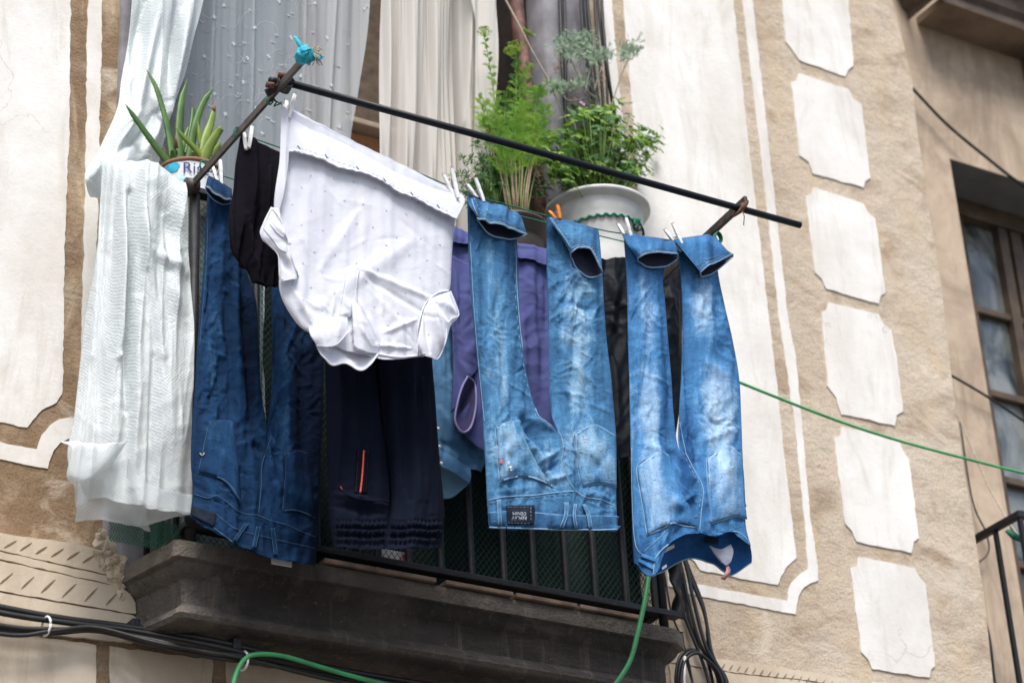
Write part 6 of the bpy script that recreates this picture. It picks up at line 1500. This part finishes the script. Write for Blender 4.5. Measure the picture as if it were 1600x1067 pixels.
for x0, y0 in ((1030, 222), (1025, 235), (1015, 205), (1005, 250), (868, 215), (1000, 195), (1028, 210), (1012, 265)):
    c0_ = P(x0, y0, -.20)
    for j in range(5): leaf_lobed(gm[0], c0_ + np.array([rg_.gauss(0, .012), rg_.gauss(0, .01), rg_.gauss(0, .01)]), np.array([.2, -.8, .5]), np.array([1, 0, .5 + rg_.gauss(0, .5)]), .013, 5, .45, rg_)
    sm.tube([c0_, (c0_ + base) / 2, base], [.0008, .0013, .002], 4)
for k, g_ in enumerate(gm): g_.build('foliage', M['gerleaf' if k < 2 else 'darkleaf'], gp, smooth=False)
sm.build('stems', M['greenstem'], gp)
mb = MB()
for x, y in ((907, 160), (977, 180), (972, 176), (981, 184), (911, 163)):
    c = P(x, y, -.18)
    for k in range(6):
        a = k * 1.05; d = np.array([math.cos(a), -.4, math.sin(a)]); blade(mb, c, d / np.linalg.norm(d), .0075, .0032, np.array([0, -1., 0]))
mb.build('flower', M['pink'], gp, smooth=False)
# dark shrub left
ds = thing('dark_shrub', 'low dark green bushy plant beside the stalks of the feathery plant', 'plant', tuple(bc + np.array([-.06, .02, 0])))
mb = MB(); sm = MB()
b0 = P(775, 335, -.12)
for k in range(150):
    x = 762 + rg_.gauss(0, 20); y = 282 + rg_.gauss(0, 26)
    if y > 335: continue
    Y = -.10 + rg_.gauss(0, .03); c = P(x, y, Y); sm.tube([b0, (b0 + c) / 2 + np.array([0, 0, .01]), c], [.0015, .001, .0006], 4)
    for j in range(16):
        d = np.array([rg_.gauss(0, 1), rg_.gauss(0, 1), rg_.gauss(.4, 1)]); d /= np.linalg.norm(d)
        blade(mb, c + d * .002, d, rg_.uniform(.012, .022), .0024, np.array([0, -1., .3]))
for k in range(60):
    c = P(842 + rg_.gauss(0, 14), 290 + rg_.gauss(0, 14), -.11)
    leaf_lobed(mb, c, np.array([rg_.gauss(0, .4), -.8, .5]), np.array([rg_.gauss(0, .5), 0, 1]), .013, 5, .4, rg_)
mb.build('foliage', M['darkleaf'], ds, smooth=False); sm.build('stems', M['greenstem'], ds)
# silver-green plant
sp_ = thing('silvery_plant', 'silvery feathery-leaved plant on bent grey stems above the geranium', 'plant', tuple(pc + np.array([.03, .03, 0])))
stp = [([(925, 290), (935, 170), (915, 140), (893, 95)], .0028), ([(925, 290), (935, 165), (912, 120), (905, 80)], .0024), ([(945, 280), (958, 190), (955, 170), (966, 132), (981, 92)], .0020), ([(930, 280), (928, 165), (890, 158), (880, 150), (868, 140)], .0022), ([(925, 285), (922, 165), (915, 145), (925, 95)], .0022), ([(930, 280), (938, 166), (930, 140), (940, 105)], .0022)]
mb = MB()
for px, r_ in stp: mb.tube(smooth_pts([p3(x, y, -.12 - .03 * (k > 1)) for k, (x, y) in enumerate(px)], 6), r_, 6)
mb.build('stems', M['greystem'], sp_)
mb = MB(); md = MB()
for x, y, rx, ry, n in ((878, 72, 15, 12, 60), (900, 62, 15, 10, 56), (918, 68, 16, 12, 66), (932, 90, 18, 12, 66), (893, 85, 12, 10, 40), (908, 84, 14, 10, 40), (984, 78, 15, 12, 66), (975, 88, 10, 8, 26), (862, 135, 12, 8, 34), (905, 130, 12, 8, 40), (880, 135, 14, 8, 40), (945, 84, 10, 8, 30)):
    for k in range(n):
        c = P(x + rg_.gauss(0, .55) * rx, y + rg_.gauss(0, .55) * ry, -.15 + rg_.gauss(0, .02))
        d = np.array([rg_.gauss(0, 1), rg_.gauss(0, .8), rg_.gauss(.3, .7)]); d /= np.linalg.norm(d); L_ = rg_.uniform(.013, .024); side = np.cross(d, (0, 1, 0)); side /= np.linalg.norm(side) + 1e-9
        ribbon(mb, c, c + d * L_, .0013)
        for m_ in (.3, .5, .7, .85):
            for sg in (-1, 1):
                f_ = d * .7 + side * sg * .8; f_ /= np.linalg.norm(f_); blade(mb, c + d * L_ * m_, f_, L_ * .42, .0015, np.array([0, -1., .2]))
for x, y, n in ((868, 103, 14), (895, 130, 16), (900, 148, 16), (940, 118, 16), (938, 108, 10), (872, 95, 8)):
    for k in range(n):
        c = P(x + rg_.gauss(0, 4), y + rg_.gauss(0, 7), -.15); d = np.array([rg_.gauss(0, .5), rg_.gauss(0, .5), -1]); d /= np.linalg.norm(d); blade(md, c, d, rg_.uniform(.008, .016), .0018, np.array([0, -1., 0]))
mb.build('foliage', M['artem'], sp_, smooth=False); md.build('dead_leaves', M['deadleaf'], sp_, smooth=False)
# ================================================================== light, camera
wd = bpy.data.worlds.new('World'); scene.world = wd; wd.use_nodes = True
nt = wd.node_tree; bg = nt.nodes['Background']; sk = nt.nodes.new('ShaderNodeTexSky'); sk.sky_type = 'NISHITA'; sk.sun_disc = False
SE, SR = 58, 205   # elevation, direction the light comes from
sk.sun_elevation = RAD(SE); sk.sun_rotation = RAD(SR); sk.air_density = 1.0; sk.dust_density = 3.0; sk.ozone_density = .6
nt.links.new(sk.outputs[0], bg.inputs[0]); bg.inputs[1].default_value = .095
sl = bpy.data.lights.new('sun', 'SUN'); sl.energy = 2.2; sl.angle = RAD(24); sl.color = (1, .975, .94)
so = bpy.data.objects.new('sun', sl); COL.objects.link(so)
sd = Vector((math.sin(RAD(SR)) * math.cos(RAD(SE)), math.cos(RAD(SR)) * math.cos(RAD(SE)), math.sin(RAD(SE))))
so.rotation_euler = sd.to_track_quat('Z', 'Y').to_euler()
cd = bpy.data.cameras.new('camera'); co = bpy.data.objects.new('camera', cd); COL.objects.link(co)
cd.sensor_width = 36; cd.lens = FPX / 1600 * 36; cd.clip_end = 300; cd.clip_start = .1
mw = Matrix(((RIGHT[0], -DOWN[0], -FWD[0], CAM[0]), (RIGHT[1], -DOWN[1], -FWD[1], CAM[1]), (RIGHT[2], -DOWN[2], -FWD[2], CAM[2]), (0, 0, 0, 1)))
co.matrix_world = mw
cd.dof.use_dof = True; cd.dof.focus_distance = 5.75; cd.dof.aperture_fstop = 3.6
scene.camera = co
scene.view_settings.view_transform = 'Standard'; scene.view_settings.look = 'None'; scene.view_settings.exposure = 0.92; scene.view_settings.gamma = 1
scene.cycles.use_denoising = True
scene.cycles.max_bounces = 8; scene.cycles.transparent_max_bounces = 24
for o in COL.objects:
    if o.type == 'MESH' and o.parent is None and 'label' not in o.keys() and o.get('kind') is None: print('UNTAGGED', o.name)
